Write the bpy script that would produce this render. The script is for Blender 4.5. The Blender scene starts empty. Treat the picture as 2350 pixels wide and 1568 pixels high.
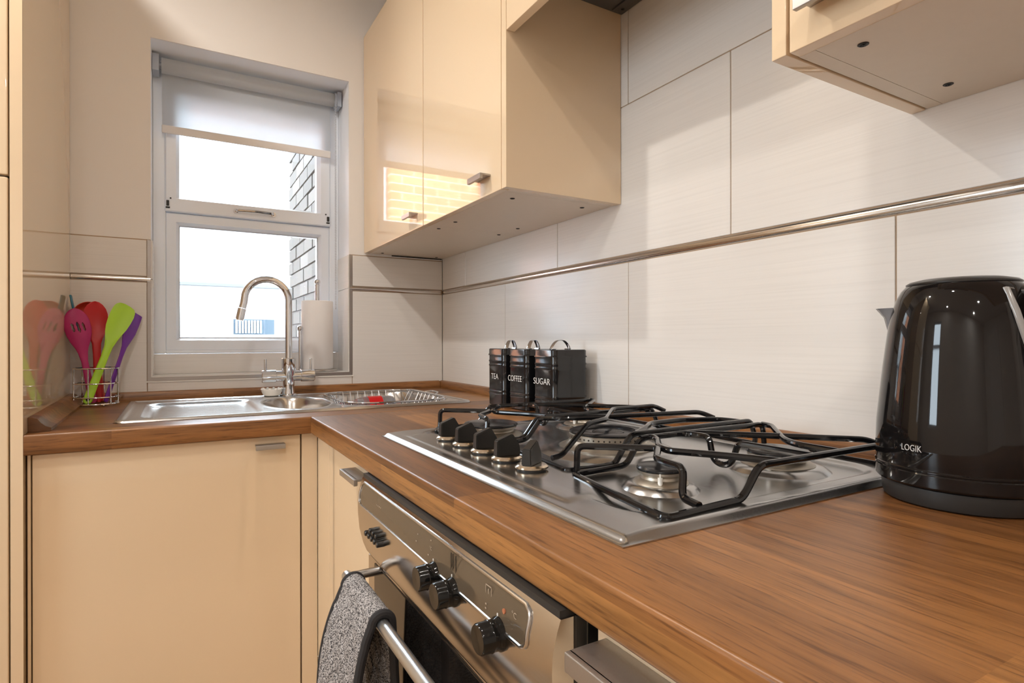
import bpy, bmesh, math, random
import numpy as np
from mathutils import Vector, Matrix
random.seed(7)
S = bpy.context.scene
COL = S.collection
PI = math.pi

# ------------------------------------------------------------------ camera
cam_d = bpy.data.cameras.new('camera'); cam = bpy.data.objects.new('camera', cam_d); COL.objects.link(cam)
S.camera = cam
cam_d.sensor_width = 36.0; cam_d.lens = 36.0 * 1323.08 / 2350; cam_d.clip_start = 0.02; cam_d.clip_end = 200
yaw, pitch, roll = [math.radians(a) for a in (30.158, -0.0572, -0.0729)]
Fv = Vector((math.sin(yaw)*math.cos(pitch), math.cos(yaw)*math.cos(pitch), math.sin(pitch)))
Rv = Vector((math.cos(yaw), -math.sin(yaw), 0)); Uv = Rv.cross(Fv)
R2 = Rv*math.cos(roll) + Uv*math.sin(roll); U2 = -Rv*math.sin(roll) + Uv*math.cos(roll)
m = Matrix((R2, U2, -Fv)).transposed().to_4x4(); m.translation = Vector((-.8738, -2.0299, 1.0752))
cam.matrix_world = m

# ------------------------------------------------------------------ world, lights, exposure
W = bpy.data.worlds.new('overcast_sky'); S.world = W; W.use_nodes = True
bg = W.node_tree.nodes['Background']; bg.inputs[0].default_value = (.80, .90, 1, 1); bg.inputs[1].default_value = 14.0
S.view_settings.view_transform = 'Standard'; S.view_settings.look = 'None'
S.view_settings.gamma = 1; S.view_settings.use_curve_mapping = False; S.view_settings.exposure = 0.31
S.cycles.max_bounces = 10; S.cycles.diffuse_bounces = 6; S.cycles.glossy_bounces = 6
S.cycles.use_denoising = True; S.cycles.sample_clamp_indirect = 8
def area(name, loc, rot, sx, sy, power, color, shape='RECTANGLE', portal=False):
    d = bpy.data.lights.new(name, 'AREA'); d.shape = shape; d.size = sx
    if shape == 'RECTANGLE': d.size_y = sy
    d.energy = power; d.color = color
    o = bpy.data.objects.new(name, d); COL.objects.link(o); o.location = loc; o.rotation_euler = rot
    if portal: d.cycles.is_portal = True
    return o
area('window_portal', (-.646, .26, 1.47), (-PI/2, 0, 0), .62, 1.1, 1, (1, 1, 1), portal=True)
WARM = (1, .94, .865)
area('side_window_portal', (-2.60, -1.15, 1.5), (0, -PI/2, 0), 1.05, .62, 1, (1, 1, 1), portal=True)
SPOTS = [(-1.23, -.76, 2.335, 9.5), (-.95, -1.75, 2.335, 3.5), (-2.05, -1.65, 2.335, 3.5), (-1.2, -3.0, 2.335, 8), (-2.0, -3.3, 2.335, 8)]  # unseen ceiling lamps: first follows the shadow edges, the rest added as fill

# ------------------------------------------------------------------ materials
def mat(name, color=(.8, .8, .8), rough=.5, metal=0, spec=.5, coat=0, trans=0):
    mt = bpy.data.materials.new(name); mt.use_nodes = True
    b = mt.node_tree.nodes['Principled BSDF']
    b.inputs['Base Color'].default_value = (*color, 1); b.inputs['Roughness'].default_value = rough
    b.inputs['Metallic'].default_value = metal; b.inputs['Specular IOR Level'].default_value = spec
    b.inputs['Coat Weight'].default_value = coat; b.inputs['Coat Roughness'].default_value = .03
    b.inputs['Transmission Weight'].default_value = trans
    return mt
class NT:
    def __init__(s, mt): s.t = mt.node_tree; s.b = s.t.nodes['Principled BSDF']
    def n(s, typ, **k):
        nd = s.t.nodes.new(typ)
        for a, v in k.items():
            if hasattr(nd, a): setattr(nd, a, v)
            else: nd.inputs[a.replace('_', ' ')].default_value = v
        return nd
    def l(s, a, b): s.t.links.new(a, b)
    def coords(s, scale=(1, 1, 1), rot=(0, 0, 0), loc=(0, 0, 0)):
        g = s.n('ShaderNodeNewGeometry'); mp = s.n('ShaderNodeMapping')
        mp.inputs['Scale'].default_value = scale; mp.inputs['Rotation'].default_value = rot; mp.inputs['Location'].default_value = loc
        s.l(g.outputs['Position'], mp.inputs['Vector']); return mp.outputs['Vector']
    def ramp(s, fac, stops):
        r = s.n('ShaderNodeValToRGB'); e = r.color_ramp.elements
        while len(e) < len(stops): e.new(.5)
        for i, (p, c) in enumerate(stops): e[i].position = p; e[i].color = (*c, 1)
        s.l(fac, r.inputs['Fac']); return r.outputs['Color']
    def noise(s, vec, scale, detail=4, rough=.5):
        n = s.n('ShaderNodeTexNoise'); n.inputs['Scale'].default_value = scale; n.inputs['Detail'].default_value = detail
        n.inputs['Roughness'].default_value = rough; s.l(vec, n.inputs['Vector']); return n
    def bump(s, h, strength=.1, dist=.001):
        b = s.n('ShaderNodeBump'); b.inputs['Strength'].default_value = strength; b.inputs['Distance'].default_value = dist
        s.l(h, b.inputs['Height']); s.l(b.outputs['Normal'], s.b.inputs['Normal'])
    def mix(s, a, b, fac, mode='MIX'):
        m = s.n('ShaderNodeMix'); m.data_type = 'RGBA'; m.blend_type = mode
        for sock, v in ((m.inputs[6], a), (m.inputs[7], b), (m.inputs[0], fac)):
            if isinstance(v, (int, float)): sock.default_value = v
            elif isinstance(v, tuple): sock.default_value = (*v, 1)
            else: s.l(v, sock)
        return m.outputs[2]

def wood_mat(name, axis):
    """butcher-block staves: long narrow strips running along x or y"""
    mt = mat(name, rough=.34, spec=.5); t = NT(mt)
    rot = (0, 0, 0) if axis == 'x' else (0, 0, PI/2)
    v = t.coords(rot=rot)
    sep = t.n('ShaderNodeSeparateXYZ'); t.l(v, sep.inputs[0])
    add = t.n('ShaderNodeMath', operation='ADD'); t.l(sep.outputs['Y'], add.inputs[0]); t.l(sep.outputs['Z'], add.inputs[1])
    cmb = t.n('ShaderNodeCombineXYZ'); t.l(sep.outputs['X'], cmb.inputs[0]); t.l(add.outputs[0], cmb.inputs[1])
    br = t.n('ShaderNodeTexBrick'); br.offset = .37; br.offset_frequency = 2; br.squash = 1
    t.l(cmb.outputs[0], br.inputs['Vector'])
    br.inputs['Scale'].default_value = 1; br.inputs['Mortar Size'].default_value = 0; br.inputs['Brick Width'].default_value = .72
    br.inputs['Row Height'].default_value = .094; br.inputs['Color1'].default_value = (0, 0, 0, 1); br.inputs['Color2'].default_value = (1, 1, 1, 1)
    tone = t.ramp(br.outputs['Color'], [(0, (.150, .062, .020)), (.35, (.240, .102, .031)), (.7, (.32, .142, .043)), (1, (.43, .210, .066))])
    mp = t.n('ShaderNodeMapping'); mp.inputs['Scale'].default_value = (2.2, 38, 38); t.l(v, mp.inputs['Vector'])
    # shift the grain from stave to stave
    sc = t.n('ShaderNodeVectorMath', operation='MULTIPLY_ADD'); t.l(br.outputs['Color'], sc.inputs[0]); sc.inputs[1].default_value = (7, 13, 5); t.l(mp.outputs[0], sc.inputs[2])
    n1 = t.noise(sc.outputs[0], 1.6, 8, .62); n1.inputs['Distortion'].default_value = .5
    g = t.ramp(n1.outputs['Fac'], [(.25, (.42, .36, .30)), (.5, (.85, .82, .8)), (.75, (1.25, 1.2, 1.15))])
    c = t.mix(tone, g, 1.0, 'MULTIPLY')
    mp2 = t.n('ShaderNodeMapping'); mp2.inputs['Scale'].default_value = (16, 330, 330); t.l(v, mp2.inputs['Vector'])
    n2 = t.noise(mp2.outputs[0], 1, 3, .6)
    p = t.ramp(n2.outputs['Fac'], [(.32, (.36, .30, .26)), (.47, (1, 1, 1))])
    c = t.mix(c, p, .75, 'MULTIPLY')
    t.l(c, t.b.inputs['Base Color']); t.bump(n2.outputs['Fac'], .12, .0006)
    return mt
WOODX = wood_mat('walnut_worktop_left', 'x'); WOODY = wood_mat('walnut_worktop_right', 'y')

CREAM = mat('cream_gloss', (.78, .61, .415), .035, spec=.6, coat=.35)
t = NT(CREAM); n = t.noise(t.coords(), 5, 2); t.bump(n.outputs['Fac'], .008, .003)
CARC = mat('cream_carcass', (.80, .66, .49), .38)
t = NT(CARC); n = t.noise(t.coords(), 60, 5, .7)
t.l(t.ramp(n.outputs['Fac'], [(.2, (.58, .50, .40)), (.3, (.74, .66, .55)), (1, (.77, .69, .58))]), t.b.inputs['Base Color'])
PLASTER = mat('painted_plaster', (.85, .83, .81), .7)
t = NT(PLASTER); n = t.noise(t.coords(), 90, 4); t.bump(n.outputs['Fac'], .05, .001)
CEILM = mat('ceiling_paint', (.86, .86, .86), .8)
WHITE = mat('white_window_plastic', (.85, .90, .97), .28)
REVEAL = mat('white_reveal_paint', (.87, .90, .95), .55)
TILE = mat('linen_tile', rough=.19, spec=.5); t = NT(TILE)
n = t.noise(t.coords(scale=(3, 3, 260)), 1, 4, .6)
t.l(t.ramp(n.outputs['Fac'], [(.25, (.75, .725, .695)), (.5, (.795, .77, .74)), (.8, (.815, .79, .76))]), t.b.inputs['Base Color'])
t.bump(n.outputs['Fac'], .10, .0005)
GROUT = mat('grout', (.42, .30, .20), .85)
FLOORM = mat('oak_floor', rough=.4); t = NT(FLOORM)
br = t.n('ShaderNodeTexBrick'); t.l(t.coords(), br.inputs['Vector']); br.inputs['Scale'].default_value = 1; br.inputs['Brick Width'].default_value = 1.2
br.inputs['Row Height'].default_value = .14; br.inputs['Mortar Size'].default_value = .0015
br.inputs['Color1'].default_value = (.46, .31, .18, 1); br.inputs['Color2'].default_value = (.55, .38, .23, 1); br.inputs['Mortar'].default_value = (.12, .06, .03, 1)
t.l(br.outputs['Color'], t.b.inputs['Base Color'])
CHROME = mat('chrome', (.76, .79, .84), .06, 1)
def brushed(name, col, rough, sc):
    mt = mat(name, col, rough, 1); t = NT(mt); n = t.noise(t.coords(scale=sc), 1, 3)
    r = t.n('ShaderNodeMapRange'); r.inputs['To Min'].default_value = rough*.75; r.inputs['To Max'].default_value = rough*1.35
    t.l(n.outputs['Fac'], r.inputs['Value']); t.l(r.outputs[0], t.b.inputs['Roughness']); t.bump(n.outputs['Fac'], .03, .0003)
    return mt
STEEL = brushed('brushed_steel', (.60, .585, .57), .22, (600, 25, 600))
HOBST = brushed('hob_steel', (.50, .50, .50), .22, (700, 14, 700))
OVENST = brushed('oven_steel', (.56, .53, .50), .15, (700, 10, 700))
SINKST = brushed('sink_steel', (.66, .65, .64), .20, (30, 500, 500))
HANDLE = brushed('handle_nickel', (.47, .445, .42), .42, (900, 900, 900))
TRIMM = brushed('trim_steel', (.70, .67, .64), .17, (12, 12, 700))
EDGEM = brushed('edge_trim_steel', (.40, .37, .35), .35, (300, 300, 300))
ENAMEL = mat('black_enamel', (.005, .005, .006), .09, spec=.5)
CAPM = mat('burner_cap', (.015, .015, .017), .22)
ALLOY = mat('burner_alloy', (.46, .42, .36), .38, 1)
BLACKP = mat('black_plastic', (.018, .017, .016), .30)
BLACKG = mat('black_gloss', (.007, .006, .006), .04, spec=.40)
KNOBM = mat('black_knob', (.006, .006, .006), .10, spec=.35)
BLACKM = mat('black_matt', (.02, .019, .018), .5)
DARK = mat('dark_gap', (.02, .015, .01), .8)
HOODM = mat('hood_grey', (.085, .08, .075), .45)
GLASSP = mat('smoked_display', (.10, .075, .05), .05, 0, .6)
OVGLASS = mat('oven_glass', (.012, .010, .009), .05, 0, .7)
TIN = mat('black_tin', (.008, .008, .009), .12, spec=.6)
LETTER = mat('white_lettering', (.82, .82, .80), .5)
PAPER = mat('kitchen_paper', (.86, .84, .83), .9)
CERAM = mat('white_ceramic', (.85, .84, .80), .15)
SEAL = mat('window_seal', (.35, .36, .38), .6)
BRASSY = mat('knob_skirt', (.62, .52, .40), .2, 1)
def sil(name, c): return mat(name, c, .42)
S_PINK, S_RED, S_LIME, S_PURP, S_TEAL = sil('silicone_magenta', (.42, .015, .13)), sil('silicone_red', (.55, .012, .015)), sil('silicone_lime', (.42, .72, .03)), sil('silicone_purple', (.18, .025, .36)), sil('silicone_teal', (.01, .16, .26))
TOWEL = mat('quilted_mitt_cloth', rough=.95); t = NT(TOWEL)
n = t.noise(t.coords(), 520, 2, .6)
t.l(t.ramp(n.outputs['Fac'], [(.44, (.035, .032, .034)), (.54, (.42, .395, .385))]), t.b.inputs['Base Color'])
t.bump(n.outputs['Fac'], .5, .001)
PIPING = mat('black_piping', (.018, .016, .017), .8)
# thin clear glass
def thin_glass(name, tint, f=1.0):
    mt = bpy.data.materials.new(name); mt.use_nodes = True; nt = mt.node_tree; nt.nodes.clear()
    o = nt.nodes.new('ShaderNodeOutputMaterial'); mx = nt.nodes.new('ShaderNodeMixShader'); tr = nt.nodes.new('ShaderNodeBsdfTransparent')
    gl = nt.nodes.new('ShaderNodeBsdfGlossy'); fr = nt.nodes.new('ShaderNodeFresnel'); fr.inputs[0].default_value = 1.45
    tr.inputs[0].default_value = (*tint, 1); gl.inputs['Roughness'].default_value = 0.0
    nt.links.new(fr.outputs[0], mx.inputs[0]); nt.links.new(tr.outputs[0], mx.inputs[1]); nt.links.new(gl.outputs[0], mx.inputs[2]); nt.links.new(mx.outputs[0], o.inputs[0])
    return mt
GLASS = thin_glass('window_glass', (.96, .98, .98))
CLEARP = mat('clear_plastic', (.75, .75, .78), .08, trans=.85)
BLIND = bpy.data.materials.new('blind_fabric'); BLIND.use_nodes = True; nt = BLIND.node_tree; nt.nodes.clear()
o_ = nt.nodes.new('ShaderNodeOutputMaterial'); mx_ = nt.nodes.new('ShaderNodeMixShader'); d_ = nt.nodes.new('ShaderNodeBsdfDiffuse'); tl_ = nt.nodes.new('ShaderNodeBsdfTranslucent')
d_.inputs[0].default_value = (.84, .85, .86, 1); tl_.inputs[0].default_value = (.84, .87, .90, 1); mx_.inputs[0].default_value = .7
nt.links.new(d_.outputs[0], mx_.inputs[1]); nt.links.new(tl_.outputs[0], mx_.inputs[2]); nt.links.new(mx_.outputs[0], o_.inputs[0])
BRICKM = mat('weathered_brick', rough=.9); t = NT(BRICKM)
oi = t.n('ShaderNodeObjectInfo'); n = t.noise(t.coords(), 40, 4)
c1 = t.ramp(oi.outputs['Random'], [(0, (.06, .055, .05)), (.5, (.085, .078, .07)), (1, (.12, .11, .10))])
t.l(t.mix(c1, n.outputs['Color'], .25, 'MULTIPLY'), t.b.inputs['Base Color'])
MORTAR = mat('mortar', (.15, .145, .14), .95)
RENDERM = mat('white_render', (.82, .82, .80), .9); t = NT(RENDERM); n = t.noise(t.coords(), 6, 5)
t.l(t.ramp(n.outputs['Fac'], [(.3, (.42, .42, .42)), (.6, (.55, .55, .55))]), t.b.inputs['Base Color'])
FACADE = mat('orange_brick_facade', rough=.9); t = NT(FACADE)
br = t.n('ShaderNodeTexBrick'); t.l(t.coords(rot=(PI/2, 0, 0)), br.inputs['Vector']); br.inputs['Scale'].default_value = 1; br.inputs['Brick Width'].default_value = .225
br.inputs['Row Height'].default_value = .075; br.inputs['Mortar Size'].default_value = .005
br.inputs['Color1'].default_value = (.50, .16, .07, 1); br.inputs['Color2'].default_value = (.60, .22, .10, 1); br.inputs['Mortar'].default_value = (.6, .4, .3, 1)
t.l(br.outputs['Color'], t.b.inputs['Base Color'])
CONCRETE = mat('concrete_yard', (.45, .44, .42), .9)
LAMPM = mat('lamp_glow', (1, .9, .8), .5); LAMPM.node_tree.nodes['Principled BSDF'].inputs['Emission Color'].default_value = (1, .82, .6, 1)
LAMPM.node_tree.nodes['Principled BSDF'].inputs['Emission Strength'].default_value = 12

# ------------------------------------------------------------------ geometry helpers
class MB:
    def __init__(s): s.v = []; s.f = []; s.rb = False
    def add(s, vs, fs):
        k = len(s.v); s.v += [tuple(v) for v in vs]; s.f += [tuple(i + k for i in f) for f in fs]; return s
    def box(s, x0, x1, y0, y1, z0, z1):
        x0, x1 = min(x0, x1), max(x0, x1); y0, y1 = min(y0, y1), max(y0, y1); z0, z1 = min(z0, z1), max(z0, z1)
        return s.add([(x0, y0, z0), (x1, y0, z0), (x1, y1, z0), (x0, y1, z0), (x0, y0, z1), (x1, y0, z1), (x1, y1, z1), (x0, y1, z1)],
                     [(0, 3, 2, 1), (4, 5, 6, 7), (0, 1, 5, 4), (1, 2, 6, 5), (2, 3, 7, 6), (3, 0, 4, 7)])
    def rbox(s, x0, x1, y0, y1, z0, z1, b=.002, seg=2):
        s.rb = True; bm = bmesh.new(); x0, x1 = min(x0, x1), max(x0, x1); y0, y1 = min(y0, y1), max(y0, y1); z0, z1 = min(z0, z1), max(z0, z1)
        bmesh.ops.create_cube(bm, size=1)
        for v in bm.verts: v.co = Vector(((x0+x1)/2 + v.co.x*(x1-x0), (y0+y1)/2 + v.co.y*(y1-y0), (z0+z1)/2 + v.co.z*(z1-z0)))
        bmesh.ops.bevel(bm, geom=list(bm.edges), offset=b, segments=seg, affect='EDGES', profile=.5)
        bm.verts.index_update(); s.add([v.co[:] for v in bm.verts], [[v.index for v in f.verts] for f in bm.faces]); bm.free(); return s
    def prism(s, prof, axis, a, b):
        """prof: CCW list of 2-D points; axis x: (y,z), axis y: (x,z), axis z: (x,y)"""
        mk = {'x': lambda p, t: (t, p[0], p[1]), 'y': lambda p, t: (p[0], t, p[1]), 'z': lambda p, t: (p[0], p[1], t)}[axis]
        n = len(prof); vs = [mk(p, a) for p in prof] + [mk(p, b) for p in prof]
        return s.add(vs, [tuple(range(n)), tuple(range(2*n-1, n-1, -1))] + [(i, i+n, (i+1) % n + n, (i+1) % n) for i in range(n)])
    def lathe(s, prof, c, n=32, axis='z', rx=1, ry=1):
        """prof: list of (r, h) from c along axis"""
        vs = []; fs = []; m = len(prof)
        for r, h in prof:
            for k in range(n):
                a = 2*PI*k/n; u, w = r*rx*math.cos(a), r*ry*math.sin(a)
                vs.append({'z': (c[0]+u, c[1]+w, c[2]+h), 'x': (c[0]+h, c[1]+u, c[2]+w), 'y': (c[0]+w, c[1]+h, c[2]+u)}[axis])
        for i in range(m-1):
            for k in range(n):
                fs.append((i*n+k, i*n+(k+1) % n, (i+1)*n+(k+1) % n, (i+1)*n+k))
        if prof[0][0] > 1e-6: fs.append(tuple(range(n-1, -1, -1)))
        if prof[-1][0] > 1e-6: fs.append(tuple(range((m-1)*n, m*n)))
        return s.add(vs, fs)
    def cyl(s, c, r, h, n=24, axis='z', b=0):
        b = min(b, r*.5, abs(h)*.45)
        p = [(r-b, 0), (r, b), (r, h-b), (r-b, h)] if b > 0 else [(r, 0), (r, h)]
        return s.lathe(p, c, n, axis)
    def sphere(s, c, r, n=12, m=8, sc=(1, 1, 1)):
        vs = [(c[0], c[1], c[2]-r*sc[2])]; fs = []
        for i in range(1, m):
            a = PI*i/m - PI/2
            for k in range(n):
                b = 2*PI*k/n; vs.append((c[0]+r*sc[0]*math.cos(a)*math.cos(b), c[1]+r*sc[1]*math.cos(a)*math.sin(b), c[2]+r*sc[2]*math.sin(a)))
        vs.append((c[0], c[1], c[2]+r*sc[2])); L = len(vs)-1
        for k in range(n):
            fs.append((0, 1+(k+1) % n, 1+k)); fs.append((L, L-n+k, L-n+(k+1) % n))
            for i in range(m-2): fs.append((1+i*n+k, 1+i*n+(k+1) % n, 1+(i+1)*n+(k+1) % n, 1+(i+1)*n+k))
        return s.add(vs, fs)
    def tube(s, pts, r, n=10, bend=0, seg=5, closed=False, flat=None, cap=True):
        """round rod along pts; corners filleted with radius bend; r may be a list"""
        P = [Vector(p) for p in pts]; rr = r if isinstance(r, (list, tuple)) else None
        if bend and len(P) > 2:
            Q = [P[0]] if not closed else []; rng = range(1, len(P)-1) if not closed else range(len(P))
            for i in rng:
                a, b, c = P[i-1], P[i], P[(i+1) % len(P)]; u = (a-b); w = (c-b); d = min(bend, u.length*.48, w.length*.48)
                s0 = b + u.normalized()*d; s1 = b + w.normalized()*d
                for k in range(seg+1):
                    q = k/seg; Q.append(s0*(1-q)**2 + b*2*q*(1-q) + s1*q*q)
            if not closed: Q.append(P[-1])
            P = Q
        N = len(P); rings = []; up = None; vs = []
        for i in range(N):
            if closed: tdir = (P[(i+1) % N]-P[i-1]).normalized()
            else: tdir = (P[min(i+1, N-1)]-P[max(i-1, 0)]).normalized()
            if up is None:
                up = Vector((0, 0, 1)) if abs(tdir.z) < .9 else Vector((1, 0, 0))
            side = tdir.cross(up)
            if side.length < 1e-6: side = tdir.orthogonal()
            side.normalize(); up = side.cross(tdir).normalized()
            ri = rr[i] if rr else r
            fa = flat or (1, 1)
            for k in range(n):
                a = 2*PI*k/n; vs.append(P[i] + side*math.cos(a)*ri*fa[0] + up*math.sin(a)*ri*fa[1])
        fs = []
        for i in range(N if closed else N-1):
            j = (i+1) % N
            for k in range(n): fs.append((i*n+k, i*n+(k+1) % n, j*n+(k+1) % n, j*n+k))
        if not closed and cap: fs.append(tuple(range(n-1, -1, -1))); fs.append(tuple(range((N-1)*n, N*n)))
        return s.add(vs, fs)
    def xf(s, M):
        s.v = [tuple(M @ Vector(v)) for v in s.v]; return s

def obj(name, mb, m, parent=None, smooth=True, angle=35, **props):
    me = bpy.data.meshes.new(name)
    off = Vector((0, 0, 0)); p = parent
    while p is not None: off += p.location; p = p.parent
    base = off
    vs = mb.v
    if parent is None and vs:
        A = np.array(vs); lo, hi = A.min(0), A.max(0); base = Vector(((lo[0]+hi[0])/2, (lo[1]+hi[1])/2, lo[2]))
    me.from_pydata([(v[0]-base[0], v[1]-base[1], v[2]-base[2]) for v in vs], [], mb.f)
    bm = bmesh.new(); bm.from_mesh(me); bmesh.ops.recalc_face_normals(bm, faces=bm.faces); bm.to_mesh(me); bm.free()
    me.materials.append(m)
    if smooth: me.shade_smooth(); me.set_sharp_from_angle(angle=math.radians(angle))
    o = bpy.data.objects.new(name, me); COL.objects.link(o)
    if mb.rb and smooth: w_ = o.modifiers.new('weighted_normals', 'WEIGHTED_NORMAL'); w_.keep_sharp = True; w_.weight = 100
    if parent is None: o.location = base
    else: o.parent = parent
    for k, v in props.items(): o[k] = v
    return o
def thing(name, label, cat, loc, group=None):
    o = bpy.data.objects.new(name, None); COL.objects.link(o); o.location = loc; o.empty_display_size = .05
    o['label'] = label; o['category'] = cat
    if group: o['group'] = group
    return o
def tag(o, label, cat, group=None):
    o['label'] = label; o['category'] = cat
    if group: o['group'] = group
    return o
def struct(name, mb, m, parent=None, **k):
    o = obj(name, mb, m, parent, **k)
    if parent is None: o['kind'] = 'structure'
    return o
def sempty(name, loc):
    o = bpy.data.objects.new(name, None); COL.objects.link(o); o.location = loc; o['kind'] = 'structure'; return o
def text_mb(txt, h, depth=.0004, sx=1.0):
    """extruded lettering in the xy plane, cap height h, left edge at 0"""
    cu = bpy.data.curves.new('lettering', 'FONT'); cu.body = txt; cu.size = h/.70; cu.extrude = depth/2; cu.offset = -.010*cu.size; cu.resolution_u = 3
    o = bpy.data.objects.new('lettering', cu); COL.objects.link(o)
    me = bpy.data.meshes.new_from_object(o); mb = MB(); x0 = min(v.co.x for v in me.vertices)
    mb.add([((v.co.x-x0)*sx, v.co.y, v.co.z) for v in me.vertices], [list(p.vertices) for p in me.polygons])
    bpy.data.objects.remove(o); bpy.data.curves.remove(cu); bpy.data.meshes.remove(me)
    return mb
def sd_rrect(x, y, x0, x1, y0, y1, r):
    cx, cy = (x0+x1)/2, (y0+y1)/2; qx = np.abs(x-cx)-(x1-x0)/2+r; qy = np.abs(y-cy)-(y1-y0)/2+r
    return np.hypot(np.maximum(qx, 0), np.maximum(qy, 0)) + np.minimum(np.maximum(qx, qy), 0) - r
def sstep(t):
    t = np.clip(t, 0, 1); return t*t*(3-2*t)
def grid_mb(X, Y, Z):
    mb = MB(); ny, nx = X.shape
    mb.v = list(map(tuple, np.stack([X.ravel(), Y.ravel(), Z.ravel()], 1)))
    idx = np.arange(nx*ny).reshape(ny, nx)
    mb.f = list(map(tuple, np.stack([idx[:-1, :-1].ravel(), idx[:-1, 1:].ravel(), idx[1:, 1:].ravel(), idx[1:, :-1].ravel()], 1)))
    return mb

H = .90                                   # worktop height
XF, YF = -.6064, -.642                    # worktop front edges (right run / sink run)
XP0, XP1 = -1.1225, -1.134                # tall unit end panel: front / back
CZ = 2.36
# ================================================================== STRUCTURE
struct('floor', MB().box(-2.5, 0, -4.62, 0, -.1, 0), FLOORM)
struct('ceiling', MB().box(-2.6, .15, -4.75, .3, CZ, CZ+.12), CEILM)
WY0, WY1 = -1.40, -.90
struct('wall_left', MB().box(-2.55, -2.42, -4.62, WY0, 0, CZ).box(-2.55, -2.42, WY1, .0, 0, CZ).box(-2.55, -2.42, WY0, WY1, 0, 1.0).box(-2.55, -2.42, WY0, WY1, 2.0, CZ), PLASTER)
w2 = sempty('window_2', (-2.5, -1.15, 1.0))  # unseen side window, added to fill the right wall with daylight
wf2 = MB().box(-2.53, -2.48, WY0, WY0+.045, 1.0, 2.0).box(-2.53, -2.48, WY1-.045, WY1, 1.0, 2.0).box(-2.53, -2.48, WY0+.045, WY1-.045, 1.0, 1.05).box(-2.53, -2.48, WY0+.045, WY1-.045, 1.95, 2.0).box(-2.525, -2.485, WY0+.045, WY1-.045, 1.60, 1.64)
obj('window_frame', wf2, WHITE, w2, smooth=False)
obj('pane', MB().box(-2.507, -2.503, WY0+.045, WY1-.045, 1.05, 1.60), GLASS, w2, smooth=False)
obj('pane', MB().box(-2.507, -2.503, WY0+.045, WY1-.045, 1.64, 1.95), GLASS, w2, smooth=False)
struct('wall_front', MB().box(-2.55, .15, -4.75, -4.62, 0, CZ), PLASTER)
d1 = sempty('door_1', (-1.55, -4.62, 0))
obj('door_frame', MB().box(-2.05, -1.97, -4.62, -4.60, 0, 2.08).box(-1.13, -1.05, -4.62, -4.60, 0, 2.08).box(-1.97, -1.13, -4.62, -4.60, 2.0, 2.08), CEILM, d1, smooth=False)
obj('door_leaf', MB().rbox(-1.968, -1.132, -4.62, -4.605, .005, 1.998, .002), CEILM, d1)

# back (window) wall: slab with the opening
WX0, WX1, WZ0, WZ1 = -.941, -.352, .969, 1.985
wb = MB()
wb.box(-2.55, WX0, .008, .30, 0, CZ).box(WX1, .15, .008, .30, 0, CZ).box(WX0, WX1, .008, .30, 0, WZ0-.012).box(WX0, WX1, .008, .30, WZ1, CZ)
wall_back = struct('wall_back', wb, REVEAL)
ZT = 1.3775; ZM0, ZM1 = 1.2515, 1.2685
pl = MB().box(-2.42, WX0, .0022, .0082, ZT+.002, CZ).box(WX1, 0, .0022, .0082, ZT+.002, CZ).box(WX0, WX1, .0022, .0082, WZ1, CZ)
obj('plaster_skim', pl, PLASTER, wall_back, smooth=False)
obj('grout_bed', MB().box(XP1, WX0-.001, .0025, .0081, H-.05, ZT+.002).box(WX1+.001, 0, .0025, .0081, H-.05, ZT+.002).box(WX0, WX1, .0025, .0081, H-.05, WZ0-.012), GROUT, wall_back, smooth=False)
g = .0011
def wtile(x0, x1, z0, z1): obj('tile', MB().rbox(x0+g, x1-g, 0, .008, z0+g, z1-g, .0007, 1), TILE, wall_back)
wtile(XP1-.003, WX0-.0095, ZM1, ZT); wtile(XP1-.003, WX0-.0095, H-.03, ZM0)
wtile(WX1+.0095, -.0005, ZM1, ZT); wtile(WX1+.0095, -.0005, H-.03, ZM0)
wtile(WX0-.0095, WX1+.0095, H-.03, WZ0-.0125)
# reveal tiles at the jambs
for x0, x1 in ((WX1-.004, WX1+.0005), (WX0-.0005, WX0+.004)):
    for z0, z1 in ((WZ0, ZM0+.008), (ZM0+.010, ZT)): obj('tile', MB().box(x0, x1, .003, .148, z0, z1), TILE, wall_back, smooth=False)
obj('window_sill', MB().rbox(WX0+.001, WX1-.001, -.001, .15, WZ0-.010, WZ0, .001, 1), TILE, wall_back)
# right wall
wall_right = struct('wall_right', MB().box(.008, .15, -4.62, .008, 0, CZ), REVEAL)
obj('grout_bed', MB().box(.0022, .0081, -2.75, -.0005, H-.05, CZ), GROUT, wall_right, smooth=False)
obj('plaster_skim', MB().box(.0005, .0081, -4.62, -2.75, 0, CZ), PLASTER, wall_right, smooth=False)
TW = .5585
def rrow(z0, z1, joints):
    js = [0] + joints
    for a, b in zip(js[:-1], js[1:]):
        obj('tile', MB().rbox(0, .0079, b+g, a-g, z0+g, z1-g, .0007, 1), TILE, wall_right)
low = [-.484, -1.0445, -1.600, -2.158, -2.75]; up = [-.200, -.767, -1.3205, -1.879, -2.437, -2.75]
rrow(H-.03, ZM0, low); rrow(ZM1, 1.6052, up); rrow(1.6052, 1.957, low); rrow(1.957, CZ, up)
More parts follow.
